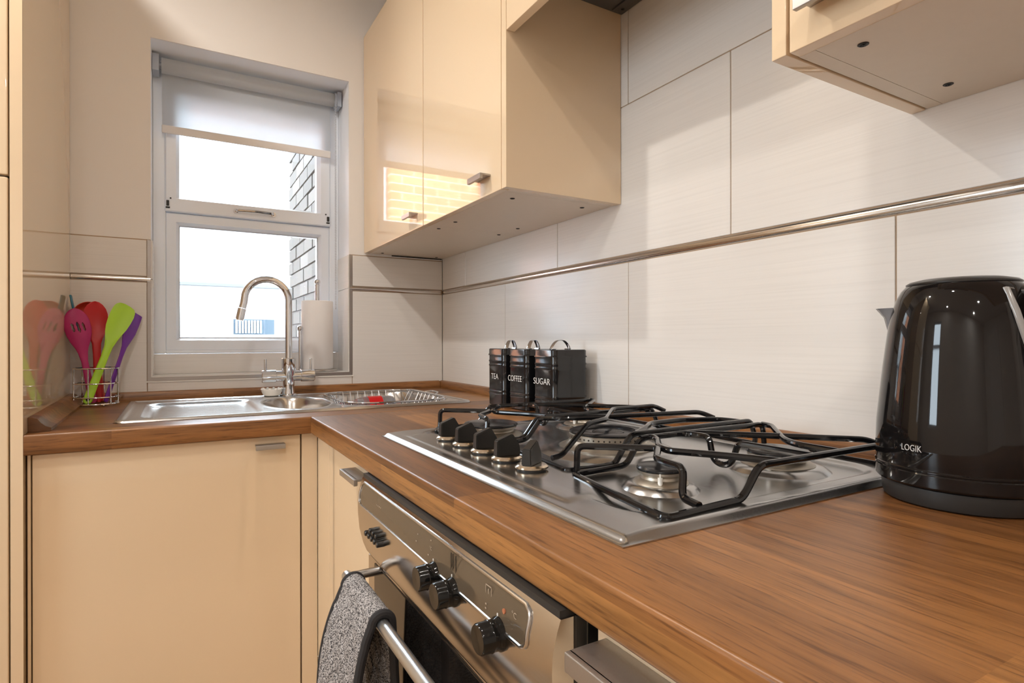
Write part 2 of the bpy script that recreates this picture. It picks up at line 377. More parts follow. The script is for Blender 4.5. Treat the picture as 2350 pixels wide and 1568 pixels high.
# metal listello trims (half round)
def half(r, n=10): return [(r*.75*-math.sin(PI*k/n), -math.cos(PI*k/n)*r) for k in range(n+1)]
hr = half(.0082)
struct('trim_1', MB().prism([(p[0]+.0035, p[1]+1.26) for p in hr] + [(.006, 1.2682), (.006, 1.2518)], 'y', -.001, -2.75), TRIMM)
struct('trim_2', MB().prism([(p[0]+.0035, p[1]+1.26) for p in hr] + [(.006, 1.2682), (.006, 1.2518)], 'x', XP1+.001, WX0-.001), TRIMM)
struct('trim_3', MB().prism([(p[0]+.0035, p[1]+1.26) for p in hr] + [(.006, 1.2682), (.006, 1.2518)], 'x', WX1+.001, -.007), TRIMM)
struct('trim_4', MB().box(WX0-.009, WX0, -.0015, .006, WZ0-.012, ZT).box(WX1, WX1+.009, -.0015, .006, WZ0-.012, ZT).box(WX0, WX1, -.0015, .006, WZ0-.012, WZ0-.001), EDGEM, smooth=False)
struct('trim_5', MB().box(WX0-.013, WX1+.013, -.0035, -.0005, WZ0-.0165, WZ0-.0125), CERAM, smooth=False)

# ---------------- window
win = sempty('window_1', (-.646, .15, 1.035))
FY0, FY1 = .150, .215
fm = MB()
fm.rbox(WX0, -.905, FY0, FY1, 1.035, WZ1, .004).rbox(-.386, WX1, FY0, FY1, 1.035, WZ1, .004).rbox(-.905, -.386, FY0, FY1, 1.90, WZ1, .004)
fm.rbox(-.906, -.385, FY0, FY1, 1.035, 1.046, .003)
obj('window_frame', fm, WHITE, win)
def rail(name, x0, x1, z0, z1, y0, parent=win, slope=.014):
    """timber/plastic rectangular light surround: outer rectangle (given) with inner bevelled glazing bead"""
    pass
def surround(name, X0, X1, Z0, Z1, x0, x1, z0, z1, yf, yb, yg):
    mb = MB(); b = .010
    O = [(X0, Z0), (X1, Z0), (X1, Z1), (X0, Z1)]; I = [(x0-b, z0-b), (x1+b, z0-b), (x1+b, z1+b), (x0-b, z1+b)]; J = [(x0, z0), (x1, z0), (x1, z1), (x0, z1)]
    v = [(p[0], yb, p[1]) for p in O] + [(p[0], yf+.003, p[1]) for p in O]
    c = .003; v += [(p[0]+(c if p[0] < -.6 else -c), yf, p[1]+(c if i < 2 else -c)) for i, p in enumerate(O)]
    v += [(p[0], yf, p[1]) for p in I] + [(p[0], yg, p[1]) for p in J] + [(p[0], yb, p[1]) for p in J]
    f = []
    for k in range(5):
        for i in range(4): j = (i+1) % 4; f.append((k*4+i, k*4+j, k*4+4+j, k*4+4+i))
    for i in range(4): j = (i+1) % 4; f.append((20+i, 20+j, j, i))
    return obj(name, mb.add(v, f), WHITE, win, angle=20)
surround('fixed_light', -.906, -.385, 1.044, 1.496, -.866, -.424, 1.088, 1.457, .158, .212, .182)
surround('sash', -.906, -.385, 1.498, 1.915, -.866, -.428, 1.551, 1.86, .144, .200, .170)
obj('seal', MB().tube([(-.866, .181, 1.088), (-.424, .181, 1.088), (-.424, .181, 1.457), (-.866, .181, 1.457)], .0016, 6, closed=True), SEAL, win)
obj('pane', MB().box(-.870, -.420, .186, .190, 1.084, 1.461), GLASS, win)
obj('pane', MB().box(-.870, -.424, .174, .178, 1.547, 1.864), GLASS, win)
hd = MB().tube([(-.700, .143, 1.519), (-.695, .128, 1.520), (-.64, .122, 1.521), (-.585, .128, 1.520), (-.580, .143, 1.519)], .0042, 8, bend=.006)
hd.cyl((-.700, .144, 1.519), .008, -.004, 14, 'y').cyl((-.580, .144, 1.519), .008, -.004, 14, 'y')
obj('window_handle', hd, CHROME, win)
for xh in (-.899, -.393):
    hg = MB().rbox(xh-.004, xh+.004, .138, .146, 1.515, 1.532, .001).rbox(xh-.006, xh+.006, .141, .147, 1.507, 1.512, .001)
    hg.cyl((xh+.008 if xh < -.6 else xh-.008, .145, 1.540), .0025, -.004, 8, 'y')
    obj('hinge', hg, BLACKM, win)
obj('lower_board', MB().rbox(WX0+.001, WX1-.001, .147, .20, WZ0, 1.034, .002), TILE, win)

# ================================================================== OUTSIDE
tag(obj('yard_ground', MB().box(-12, 6, -8, 12, -.25, -.101), CONCRETE), 'pale concrete yard outside the window', 'ground')['kind'] = 'structure'
bw = thing('brick_wall', 'brick return wall seen through the right edge of the window', 'wall', (-.15, 1.0, 0))
obj('mortar_bed', MB().box(-.272, -.03, .32, 1.68, -.05, 3.2), MORTAR, bw, smooth=False)
bz = .80; row = 0
bmesh_ = {}
while bz < 2.42:
    y = .322 - (.1125 if row % 2 else 0)
    while y < 1.68:
        a, b = max(y, .32), min(y+.213, 1.685)
        if b-a > .03:
            jx = random.uniform(-.003, .003)
            obj('brick', MB().box(-.284+jx, -.25, a, b, bz, bz+.064), BRICKM, bw, smooth=False)
        y += .2245
    bz += .075; row += 1
rw = thing('rendered_wall', 'white rendered wall across the yard, seen through the window', 'wall', (-.2, 3.1, 0))
obj('wall_face', MB().box(-1.35, 3.0, 3.0, 3.2, -.05, 2.75), RENDERM, rw, smooth=False)
obj('ledge', MB().rbox(-1.35, 1.0, 2.95, 3.0, 1.50, 1.525, .004), mat('ledge_grey', (.10, .11, .12), .7), rw, label='thin grey ledge')
tag(obj('downpipe', MB().tube([(-.10, 2.97, 2.72), (-.14, 2.97, 2.58), (-.30, 2.97, 2.2), (-.42, 2.97, 1.95)], .008, 8), SEAL), 'thin grey cable running diagonally down the white wall outside', 'cable').name = 'cable'
gr = thing('vent_grille', 'low white slatted grille on the rendered wall outside', 'vent', (-.34, 2.97, 1.13))
obj('frame', MB().box(-.49, -.19, 2.985, 3.0, 1.13, 1.25), mat('blue_grey_grille', (.03, .05, .07), .5), gr, smooth=False)
for k in range(9): obj('slat', MB().box(-.475+k*.022, -.463+k*.022, 2.965, 2.984, 1.14, 1.24), WHITE, gr, smooth=False)
hs = thing('brick_house', 'orange brick house beyond the yard, mirrored in the cupboard doors', 'house', (-4, 3.3, 0))
obj('facade', MB().box(-8, -1.36, 2.9, 3.3, -.05, 3.0), FACADE, hs, smooth=False)
for xw in (-2.75, -4.2):
    w_ = obj('window', MB().box(xw-.45, xw+.45, 2.86, 2.9, 1.0, 2.2), WHITE, hs, smooth=False)
    obj('pane', MB().box(xw-.38, xw-.03, 2.85, 2.862, 1.08, 2.12).box(xw+.03, xw+.38, 2.85, 2.862, 1.08, 2.12), mat('far_pane', (.3, .34, .38), .1), w_, smooth=False)

# ================================================================== WORKTOPS
def rprof(front, back, z0, z1, r=.004):
    """section with rounded front edges, front < back"""
    p = []
    for k in range(5): a = PI + k/4*PI/2; p.append((front+r+r*math.cos(a), z0+r+r*math.sin(a)))
    p += [(back, z0), (back, z1)]
    for k in range(5): a = PI/2 + k/4*PI/2; p.append((front+r+r*math.cos(a), z1-r+r*math.sin(a)))
    return p
T0 = H-.039
wl = MB().prism(rprof(YF, -.53, T0, H), 'x', -1.1222, -.0005)
wl.box(-1.1222, -.0005, -.085, -.0005, T0, H).box(-1.1222, -.960, -.53, -.085, T0, H).box(-.175, -.0005, -.53, -.085, T0, H)
wtl = obj('worktop', wl, WOODX, angle=30); tag(wtl, 'walnut-look worktop under the window that carries the sink', 'worktop')
wtr = obj('worktop', MB().prism(rprof(XF, -.0005, T0, H), 'y', -2.9, YF-.0008), WOODY, angle=30)
tag(wtr, 'walnut-look worktop along the tiled wall that carries the hob', 'worktop')
def ups(d, h): return [(0, 0), (-d, 0), (-d, h*.55), (-d*.75, h*.9), (-d*.35, h), (0, h)]
tag(obj('upstand', MB().prism([(-.0006+p[0], H+.0003+p[1]) for p in ups(.016, .026)], 'x', XP1+.034, -.0175), WOODX), 'low wooden upstand along the wall below the window', 'upstand')
tag(obj('upstand', MB().prism([(-.0006+p[0], H+.0003+p[1]) for p in ups(.016, .026)], 'y', -.001, -2.9), WOODY), 'low wooden upstand along the long tiled wall behind the hob', 'upstand')
og = [(0, 0), (.036, 0), (.036, .006), (.027, .010), (.020, .017), (.014, .025), (.007, .0275), (0, .028)]
ul = MB(); v = []
for yy, xx in ((-.60, XP0-.0006), (-.001, XP1+.0004)): v += [(xx+p[0], yy, H+.0003+p[1]) for p in og]
n8 = len(og); ul.add(v, [tuple(range(n8-1, -1, -1)), tuple(range(n8, 2*n8))] + [(i, (i+1) % n8, (i+1) % n8+n8, i+n8) for i in range(n8)])
tag(obj('upstand', ul, WOODX), 'wooden ogee moulding on the worktop beside the cream side panel', 'upstand')

# ================================================================== TALL UNIT
tu = thing('tall_cabinet', 'tall cream gloss cabinet at the left edge with two doors', 'cabinet', (-1.45, -.32, 0))
sp = MB().add([(-1.1409, YF, .0), (XP0, YF, .0), (XP1, -.0005, .0), (-1.152, -.0005, .0), (-1.1409, YF, 2.25), (XP0, YF, 2.25), (XP1, -.0005, 2.25), (-1.152, -.0005, 2.25)],
              [(0, 3, 2, 1), (4, 5, 6, 7), (0, 1, 5, 4), (1, 2, 6, 5), (2, 3, 7, 6), (3, 0, 4, 7)])
obj('side_panel', sp, CREAM, tu, smooth=False)
obj('carcass', MB().box(-1.76, -1.153, -.615, -.001, .0, 2.25), CARC, tu, smooth=False)
obj('door', MB().rbox(-1.745, -1.1435, YF, YF+.020, .12, 1.3795, .003), CREAM, tu)
obj('door', MB().rbox(-1.745, -1.1435, YF, YF+.020, 1.3835, 2.245, .003), CREAM, tu)

# ================================================================== CUPBOARD HANDLES
def bar_handle(parent, c, L, out, along, hgt=.011, proj=.024, t=.0):
    """flat bar handle: c = centre on the door face, out = outward unit (x or y sign), along = 'x'|'y'"""
    mb = MB()
    if along == 'y': x = c[0]; mb.rbox(x-proj, x-proj+.007, c[1]-L/2, c[1]+L/2, c[2]-hgt/2, c[2]+hgt/2, .0012).rbox(x-proj+.004, x, c[1]-L/2, c[1]+L/2, c[2]+hgt/2-.004, c[2]+hgt/2, .0008)
    else: y = c[1]; mb.rbox(c[0]-L/2, c[0]+L/2, y-proj, y-proj+.007, c[2]-hgt/2, c[2]+hgt/2, .0012).rbox(c[0]-L/2, c[0]+L/2, y-proj+.004, y, c[2]+hgt/2-.004, c[2]+hgt/2, .0008)
    return obj('handle', mb, HANDLE, parent)
# ---------------- base units
bc = thing('base_cupboard', 'cream gloss base cupboard under the sink with a handle top right', 'cupboard', (-.87, -.31, 0))
obj('carcass', MB().box(-1.114, -.608, -.598, -.01, .1, .70).box(-1.114, -1.10, -.598, -.01, .70, T0-.001).box(-.626, -.608, -.598, -.01, .70, T0-.001), CARC, bc, smooth=False)
dr = obj('door', MB().rbox(-1.1135, -.6255, -.619, -.600, .12, T0-.003, .002), CREAM, bc)
bar_handle(dr, (-.692, -.619, .8375), .062, -1, 'x')
tag(obj('filler_panel', MB().rbox(-1.1200, -1.1150, -.622, -.40, 0, T0-.001, .0008), CREAM), 'thin cream filler strip left of the cupboard under the sink', 'panel')
cp = thing('corner_post', 'cream corner post where the two runs of base units meet', 'panel', (-.60, -.66, 0))
obj('left_face', MB().rbox(-.6225, -.5865, -.619, -.600, 0, T0-.001, .002), CREAM, cp)
obj('right_face', MB().rbox(-.5865, -.567, -.735, -.6195, 0, T0-.001, .002), CREAM, cp)
nb = thing('base_cupboard', 'narrow cream base cupboard between the inner corner and the oven', 'cupboard', (-.3, -.91, 0))
obj('carcass', MB().box(-.566, -.02, -1.088, -.738, .1, T0-.001), CARC, nb, smooth=False)
dr = obj('door', MB().rbox(-.5865, -.567, -1.087, -.7375, .12, T0-.003, .002), CREAM, nb)
bar_handle(dr, (-.5865, -1.005, .835), .10, -1, 'y', proj=.030)
db = thing('drawer_unit', 'cream gloss drawer unit right of the oven with a wide bar handle', 'drawers', (-.3, -2.0, 0))
obj('carcass', MB().box(-.566, -.02, -2.26, -1.668, .1, T0-.001), CARC, db, smooth=False)
dr = obj('drawer', MB().rbox(-.5865, -.567, -2.258, -1.669, .62, T0-.003, .002), CREAM, db)
bar_handle(dr, (-.5865, -1.80, .8375), .240, -1, 'y', hgt=.015, proj=.040)
dr = obj('drawer', MB().rbox(-.5865, -.567, -2.258, -1.669, .12, .616, .002), CREAM, db)
tag(obj('plinth', MB().box(-.53, -.515, -2.9, -.54, 0, .1).box(-1.11, -.53, -.555, -.54, 0, .1), CREAM, smooth=False), 'cream plinth under the base units', 'plinth')

# ================================================================== WALL UNITS
ZB = 1.3855; XC = -.3012; ZTOP = 2.15
def screw(parent, x, y, z, r=.0055):
    mb = MB().lathe([(r, 0), (r, -.0006), (r*.8, -.0012), (r*.3, -.0007), (0, -.0007)], (x, y, z), 16)
    mb.box(x-r*.55, x+r*.55, y-r*.1, y+r*.1, z-.0016, z-.0008).box(x-r*.1, x+r*.1, y-r*.55, y+r*.55, z-.0016, z-.0008)
    obj('screw', mb, BLACKM, parent)
def wall_unit(label, y0, y1, screws, hy, hl, handle_z=1.4215, proj=.026, hh=.012):
    """carcass between y0 (far) and y1 (near) with one door and its handle"""
    w = thing('wall_cupboard', label, 'cupboard', (-.15, (y0+y1)/2, ZB))
    zc = ZB+.0015
    obj('carcass', MB().box(XC+.0205, -.001, y1+.0186, y0-.0186, zc, zc+.018).box(XC+.0205, -.001, y0-.018, y0, zc, ZTOP).box(XC+.0205, -.001, y1, y1+.018, zc, ZTOP).box(-.01, -.001, y1+.018, y0-.018, zc+.018, ZTOP), CARC, w, smooth=False)
    d = obj('door', MB().rbox(XC, XC+.019, y1+.0015, y0-.0015, ZB, ZTOP, .0016), CREAM, w)
    mb = MB().rbox(XC-proj, XC-proj+.007, hy-hl/2, hy+hl/2, handle_z-hh/2, handle_z+hh/2, .001).rbox(XC-proj+.004, XC, hy-hl/2, hy+hl/2, handle_z+hh/2-.004, handle_z+hh/2, .0008)
    obj('handle', mb, HANDLE, d)
    for x, y in screws: screw(w, x, y, zc)
    return w
wall_unit('cream gloss wall cupboard next to the window', -.0015, -.5685, [(-.244, -.034), (-.037, -.03), (-.246, -.546), (-.057, -.548)], -.500, .062)
wall_unit('cream gloss wall cupboard with a handle, between the window cupboard and the hob recess', -.5695, -1.0015, [(-.243, -.650), (-.056, -.655), (-.239, -.940), (-.054, -.946)], -.925, .062)
tag(obj('end_panel', MB().rbox(XC, -.0008, -1.0214, -1.0025, ZB, ZTOP, .0012), CREAM), 'broad cream side panel of the wall cupboards facing the hob recess', 'panel')
ep = obj('end_panel', MB().rbox(XC, -.0008, -1.6378, -1.6200, ZB, ZTOP, .0014), CREAM); tag(ep, 'cream end panel at the left side of the near wall cupboard', 'panel')
wall_unit('cream wall cupboard at the top right corner with a grey bar handle', -1.6400, -2.24, [(-.249, -1.691), (-.062, -1.690)], -1.765, .20, handle_z=1.4195, proj=.030, hh=.015)
br_ = thing('bridging_cupboard', 'short cream cupboard above the hob recess with the extractor in it', 'cupboard', (-.15, -1.32, 1.70))
obj('door', MB().rbox(XC, XC+.019, -1.6185, -1.0229, 1.700, ZTOP, .0016), CREAM, br_)
obj('carcass', MB().box(XC+.0205, -.001, -1.6188, -1.0226, 1.93, ZTOP), CARC, br_, smooth=False)
hdn = thing('extractor_hood', 'dark grey extractor hood in the recess over the hob', 'extractor', (-.14, -1.32, 1.812))
obj('hood_body', MB().box(XC+.022, -.001, -1.6185, -1.0229, 1.815, 1.929), HOODM, hdn, smooth=False)
obj('bottom_panel', MB().rbox(-.262, -.040, -1.59, -1.052, 1.811, 1.8155, .001).rbox(-.034, -.004, -1.59, -1.03, 1.811, 1.8155, .001), HOODM, hdn)
screw(hdn, -.018, -1.047, 1.811, .004)
tag(obj('caulk_line', MB().tube([(-.20, -.0035, ZB-.001), (-.005, -.0035, ZB-.001)], .0022, 6), BLACKM), 'dark gap line under the window cupboard at the back wall', 'seal')

# ================================================================== CEILING LAMPS (UNSEEN)
for i, (x, y, z, p) in enumerate(SPOTS):
    th = thing('downlight', ['round ceiling downlight nearest the window', 'round ceiling downlight above the right worktop', 'round ceiling downlight above the left of the room', 'round ceiling downlight behind the camera on the right', 'round ceiling downlight behind the camera on the left'][i], 'light', (x, y, CZ-.01), 'ceiling downlights')
    obj('bezel', MB().lathe([(.030, 0), (.044, -.002), (.045, -.008), (.036, -.010), (.032, -.004)], (x, y, CZ), 24), CHROME, th)
    obj('bulb', MB().cyl((x, y, CZ-.004), .028, -.001, 20), LAMPM, th)
    a = area('downlight_light', (x, y, CZ-.012), (0, 0, 0), .055, .055, p, WARM, 'DISK')
#@@OBJECTS@@
# ================================================================== BLIND
bl = thing('roller_blind', 'white roller blind pulled a third of the way down the window', 'blind', (-.646, .12, 1.74))
obj('roller', MB().cyl((-.915, .110, 1.951), .0235, .535, 28, 'x'), BLIND, bl)
fb = MB()
obj('fabric', MB().box(-.914, -.389, .1250, .1256, 1.765, 1.953), BLIND, bl, smooth=False)
obj('bottom_bar', MB().rbox(-.915, -.388, .1195, .1285, 1.7425, 1.768, .003), mat('blind_hem', (.82, .80, .79), .7), bl)
BRK = mat('bracket_grey', (.42, .47, .55), .3)
obj('bracket', MB().rbox(-.9405, -.921, .088, .145, 1.925, 1.978, .002).cyl((-.921, .110, 1.951), .010, .006, 12, 'x'), BRK, bl)
obj('bracket', MB().rbox(-.3715, -.356, .088, .145, 1.925, 1.978, .002).cyl((-.380, .110, 1.951), .027, .008, 20, 'x'), BRK, bl)
ch = MB()
for yy in (.090, .102):
    k = 0; z = 1.945
    while z > 1.20: ch.sphere((-.3765, yy, z), .0020, 6, 4); z -= .0058
for k in range(1, 8): a = PI*k/8; ch.sphere((-.3765, .096+.006*math.cos(a), 1.20-.008*math.sin(a)), .0020, 6, 4)
obj('bead_chain', ch, mat('bead_plastic', (.55, .57, .62), .3), bl, kind='stuff')

# ================================================================== KITCHEN ROLL
RC = (-.4465, .070)
kr = thing('kitchen_roll_holder', 'chrome upright kitchen roll holder on the window sill', 'holder', (*RC, WZ0))
obj('base', MB().cyl((RC[0], RC[1], WZ0+.0003), .068, .008, 36, b=.003), STEEL, kr)
obj('rod', MB().cyl((RC[0], RC[1], WZ0+.008), .0078, .297, 16).cyl((RC[0], RC[1], WZ0+.300), .0085, .006, 16).sphere((RC[0], RC[1], WZ0+.315), .0105, 16, 10), CHROME, kr)
obj('side_rod', MB().cyl((RC[0]-.0600, RC[1]-.012, WZ0+.007), .0062, .138, 16).sphere((RC[0]-.0600, RC[1]-.012, WZ0+.150), .0105, 16, 10), CHROME, kr)
pr = MB().lathe([(.020, 0), (.0515, 0), (.0530, .002), (.0530, .236), (.0515, .238), (.020, .238), (.020, 0)], (RC[0], RC[1], WZ0+.0088), 40)
tag(obj('kitchen_roll', pr, PAPER, angle=60), 'white kitchen paper roll standing on its holder at the window', 'paper roll')

# ================================================================== SINK
SX0, SX1, SY0, SY1 = -.993, -.1435, -.5505, -.070
nx, ny = 300, 170
xs = np.linspace(SX0, SX1, nx); ys = np.linspace(SY0, SY1, ny); X, Y = np.meshgrid(xs, ys)
sd = sd_rrect(X, Y, SX0, SX1, SY0, SY1, .018)
Z = np.full_like(X, H+.0062)
Z = np.where(sd > -.006, H+.0006 + .0056*sstep(-sd/.006), Z)
Z -= .0022*sstep((-sd-.016)/.006)                                  # pressed inner ledge
dd = sd_rrect(X, Y, -.945, -.688, -.512, -.150, .05)
rib = .0016*(.5+.5*np.cos((Y+.33)/.028*2*PI))*sstep((-dd-.03)/.01)
Z = Z - .0085*sstep((.004-dd)/.022) + rib*.25
ex, ey = (X+.586)/.086, (Y+.335)/.170
de = (np.hypot(ex, ey)-1)*.086
Z += .0016*np.exp(-((de-.006)/.006)**2)
Z -= .105*sstep((-de)/.026)
dm = sd_rrect(X, Y, -.495, -.178, -.520, -.112, .10)
Z += .0016*np.exp(-((dm-.006)/.006)**2)
Z -= .150*sstep((-dm)/.030)
Z = np.where(sd > 0, H+.0006, Z)
mb = grid_mb(X, Y, Z)
keep = (sd < .0015).ravel()
mb.f = [f for f in mb.f if all(keep[i] for i in f)]
sk = thing('kitchen_sink', 'stainless steel one and a half bowl inset sink with a drainer on the left', 'sink', ((SX0+SX1)/2, (SY0+SY1)/2, H))
obj('basin', mb, SINKST, sk, angle=60)
for cx_, cy_, zz in ((-.336, -.316, H-.1485), (-.586, -.335, H-.1035)):
    obj('drain', MB().lathe([(.040, 0), (.038, .003), (.024, .002), (.020, -.001), (0, -.001)], (cx_, cy_, zz+.002), 24), CHROME, sk)
# wire basket hanging in the large bowl
wbk = thing('wire_basket', 'chrome wire dish basket sitting in the large sink bowl', 'basket', (-.336, -.316, H-.03))
def rr_path(x0, x1, y0, y1, r, z, n=6, zf=None):
    P = []
    for cx_, cy_, a0 in ((x1-r, y1-r, 0), (x0+r, y1-r, PI/2), (x0+r, y0+r, PI), (x1-r, y0+r, 1.5*PI)):
        for k in range(n+1): a = a0+PI/2*k/n; P.append((cx_+r*math.cos(a), cy_+r*math.sin(a), z))
    return P
obj('rim', MB().tube(rr_path(-.482, -.182, -.505, -.120, .085, H+.0085), .0026, 8, closed=True), CHROME, wbk)
rb = MB()
for k in range(11):
    x = -.455+k*.0238; s = .02 if 1 < k < 9 else .045
    rb.tube([(x, -.122-s*.4, H+.0085), (x, -.150-s, H-.085), (x, -.475+s, H-.085), (x, -.503+s*.4, H+.0085)], .0016, 6, bend=.02)
for k in range(9):
    y = -.44+k*.031; s = .02 if 1 < k < 7 else .04
    rb.tube([(-.480+s*.5, y, H+.0085), (-.445+s, y, H-.088), (-.215-s, y, H-.088), (-.184-s*.5, y, H+.0085)], .0016, 6, bend=.02)
obj('wires', rb, CHROME, wbk)
obj('handle_loop', MB().tube([(-.183, -.36, H+.009), (-.160, -.34, H+.014), (-.160, -.28, H+.014), (-.183, -.26, H+.009)], .0024, 8, bend=.012), CHROME, wbk)
cpz = H-.082
jar = thing('sauce_bottle', 'clear bottle with a red band lying in the sink basket', 'bottle', (-.30, -.25, cpz))
BC = (-.33, -.235, cpz+.047)
obj('glass_body', MB().lathe([(.012, -.075), (.030, -.062), (.036, -.04), (.036, .045), (.033, .055), (0, .055)], BC, 24, 'x'), CLEARP, jar)
obj('label_band', MB().lathe([(.0366, -.028), (.0366, .016)], BC, 24, 'x'), mat('red_band', (.62, .01, .012), .35), jar, label='red band')
obj('cap', MB().cyl((BC[0]-.094, BC[1], BC[2]), .013, .020, 16, 'x', .002), mat('grey_cap', (.35, .37, .38), .4), jar)

# ================================================================== TAP
TX, TY, TZ = -.5690, -.1000, H+.0045
tp = thing('mixer_tap', 'tall chrome swan-neck mixer tap with two lever handles behind the sink', 'tap', (TX, TY, TZ))
obj('body', MB().lathe([(.027, 0), (.027, .003), (.0200, .006), (.0180, .030), (.0185, .060), (.0210, .066), (.0215, .1155), (.0200, .1175), (.012, .1175)], (TX, TY, TZ), 32), CHROME, tp)
cxn, czn, rn = -.6325, 1.2035, .0635
pts = [(TX, TY, TZ+.118), (TX, TY, 1.10), (TX, TY, 1.17)]
for k in range(0, 15): a = PI*k/14*1.0; pts.append((cxn+rn*math.cos(a), TY, czn+rn*math.sin(a)))
pts += [(cxn-rn-.002, TY, 1.190), (cxn-rn-.006, TY, 1.176)]
obj('neck', MB().tube(pts, .0108, 20), CHROME, tp)
nzl = MB().tube([(cxn-rn-.0062, TY, 1.175), (cxn-rn-.0130, TY, 1.143)], .0122, 20).tube([(cxn-rn-.0128, TY, 1.144), (cxn-rn-.0138, TY, 1.139)], .0105, 20)
obj('nozzle', nzl, CHROME, tp)
arm = MB().cyl((TX-.052, TY, .9660), .0165, .104, 24, 'x')
obj('cross_arm', arm, CHROME, tp)
for s in (-1, 1):
    x0 = TX + s*.036; x1 = TX+s*.079
    k_ = obj('valve_handle', MB().cyl((min(x0, x1), TY, .9660), .0192, .042, 28, 'x', .0015), CHROME, tp)
    obj('lever', MB().cyl((TX+s*.068, TY, .984), .0040, .036, 12, 'z', .0008), CHROME, k_)
sdh = MB().lathe([(.018, .0), (.024, .002), (.030, .014), (.031, .021), (.029, .022), (.026, .012), (.018, .008), (0, .008)], (-.6185, -.0985, H+.0047), 28)
tag(obj('soap_dish', sdh, CERAM), 'small white round dish beside the tap on the sink rim', 'dish')
sc_ = MB()
for k in range(10): a = 2*PI*k/10; sc_.sphere((-.6185+.028*math.cos(a), -.0985+.028*math.sin(a), H+.0262), .0042, 8, 5)
sd_o = bpy.data.objects.get('soap_dish'); obj('scalloped_rim', MB().add([(v[0], v[1], v[2]) for v in sc_.v], sc_.f), CERAM, sd_o)

# ================================================================== UTENSIL CADDY
UC = (-1.0645, -.100); UR = .0505
uc = thing('utensil_caddy', 'round chrome wire utensil caddy in the corner left of the sink', 'caddy', (*UC, H))
def ring(z, r=UR, t=.0019): return MB().tube([(UC[0]+r*math.cos(2*PI*k/36), UC[1]+r*math.sin(2*PI*k/36), z) for k in range(36)], t, 8, closed=True)
for z in (.9245, .9615, 1.0025): obj('ring', ring(z), CHROME, uc)
bm_ = ring(.9065, UR+.0015, .0026)
for k in range(-3, 4):
    w = math.sqrt(max(UR**2-(k*.013)**2, 0)); bm_.tube([(UC[0]+k*.013, UC[1]-w, .9060), (UC[0]+k*.013, UC[1]+w, .9060)], .0011, 6)
obj('base', bm_, CHROME, uc)
for k in range(6):
    a = 2*PI*(k+.25)/6; obj('upright', MB().cyl((UC[0]+(UR-.0005)*math.cos(a), UC[1]+(UR-.0005)*math.sin(a), .907), .0017, .0965, 8), CHROME, uc)
for k in range(3):
    a = 2*PI*(k+.45)/3; obj('foot', MB().sphere((UC[0]+UR*math.cos(a), UC[1]+UR*math.sin(a), .9040), .0036, 10, 8), CHROME, uc)

def blade(outline, thick, cup, frame):
    """flat utensil: outline = list of (t, half-left, half-right) along its axis, cup = (t0, t1, depth) hollow; frame = (bottom point, top point, face normal)"""
    b, tpt, nrm = [Vector(q) for q in frame]; ax = (tpt-b); L = ax.length; ax.normalize()
    side = ax.cross(Vector(nrm)).normalized(); n_ = side.cross(ax).normalized()
    M_ = 9; F_, K_ = [], []; vs = []
    for t_, hl, hr_ in outline:
        for k in range(M_):
            u = k/(M_-1); s_ = -hl+(hl+hr_)*u; e = 1-(2*u-1)**2
            c_ = 0
            if cup and cup[0] < t_ < cup[1]:
                q = math.sin(PI*(t_-cup[0])/(cup[1]-cup[0])); c_ = cup[2]*q*e
            th = thick*(.35+.65*math.sqrt(max(e, 0)))
            if cup and cup[0] < t_ < cup[1]: th *= .55
            p = b+ax*t_*L+side*s_
            vs.append((p-n_*c_+n_*th/2, p-n_*c_-n_*th/2))
    N = len(outline); V = [v_[0] for v_ in vs]+[v_[1] for v_ in vs]; o = N*M_; f = []
    for i in range(N-1):
        for k in range(M_-1):
            a = i*M_+k; f.append((a, a+1, a+M_+1, a+M_)); f.append((o+a, o+a+M_, o+a+M_+1, o+a+1))
        for k in (0, M_-1): a = i*M_+k; f.append((a, a+M_, o+a+M_, o+a))
    for i in (0, N-1):
        for k in range(M_-1): a = i*M_+k; f.append((a, o+a, o+a+1, a+1))
    return MB().add(V, f), (b, ax, side, n_, L)
def handle_out(w0, w1, upto, n=6, cap=.5):
    r = [(0, w0*.45, w0*.45), (.012, w0*.8, w0*.8), (.03, w0, w0)]
    for k in range(1, n): q = k/n; w = w0+(w1-w0)*q; r.append((.03+(upto-.03)*q, w, w))
    return r
toCam = Vector((.16, -1, .04))
def head(c0, c1, hw, pts): return [(c0+(c1-c0)*t_, hw*a_, hw*b_) for t_, a_, b_ in pts]
spoon_h = [(.0, .36, .36), (.12, .50, .50), (.25, .74, .74), (.4, .92, .92), (.55, 1, 1), (.7, .97, .97), (.82, .84, .84), (.92, .60, .60), (.98, .32, .32), (1, .08, .08)]
# red spoon
mb, fr_ = blade(handle_out(.0100, .0088, .56)+head(.58, 1, .0290, spoon_h), .008, (.62, 1.0, .009), ((-1.0600, -.090, .9085), (-1.0700, -.072, 1.186), toCam))
tag(obj('cooking_spoon', mb, S_RED, angle=60), 'red silicone spoon with a deep bowl in the wire caddy', 'spoon')
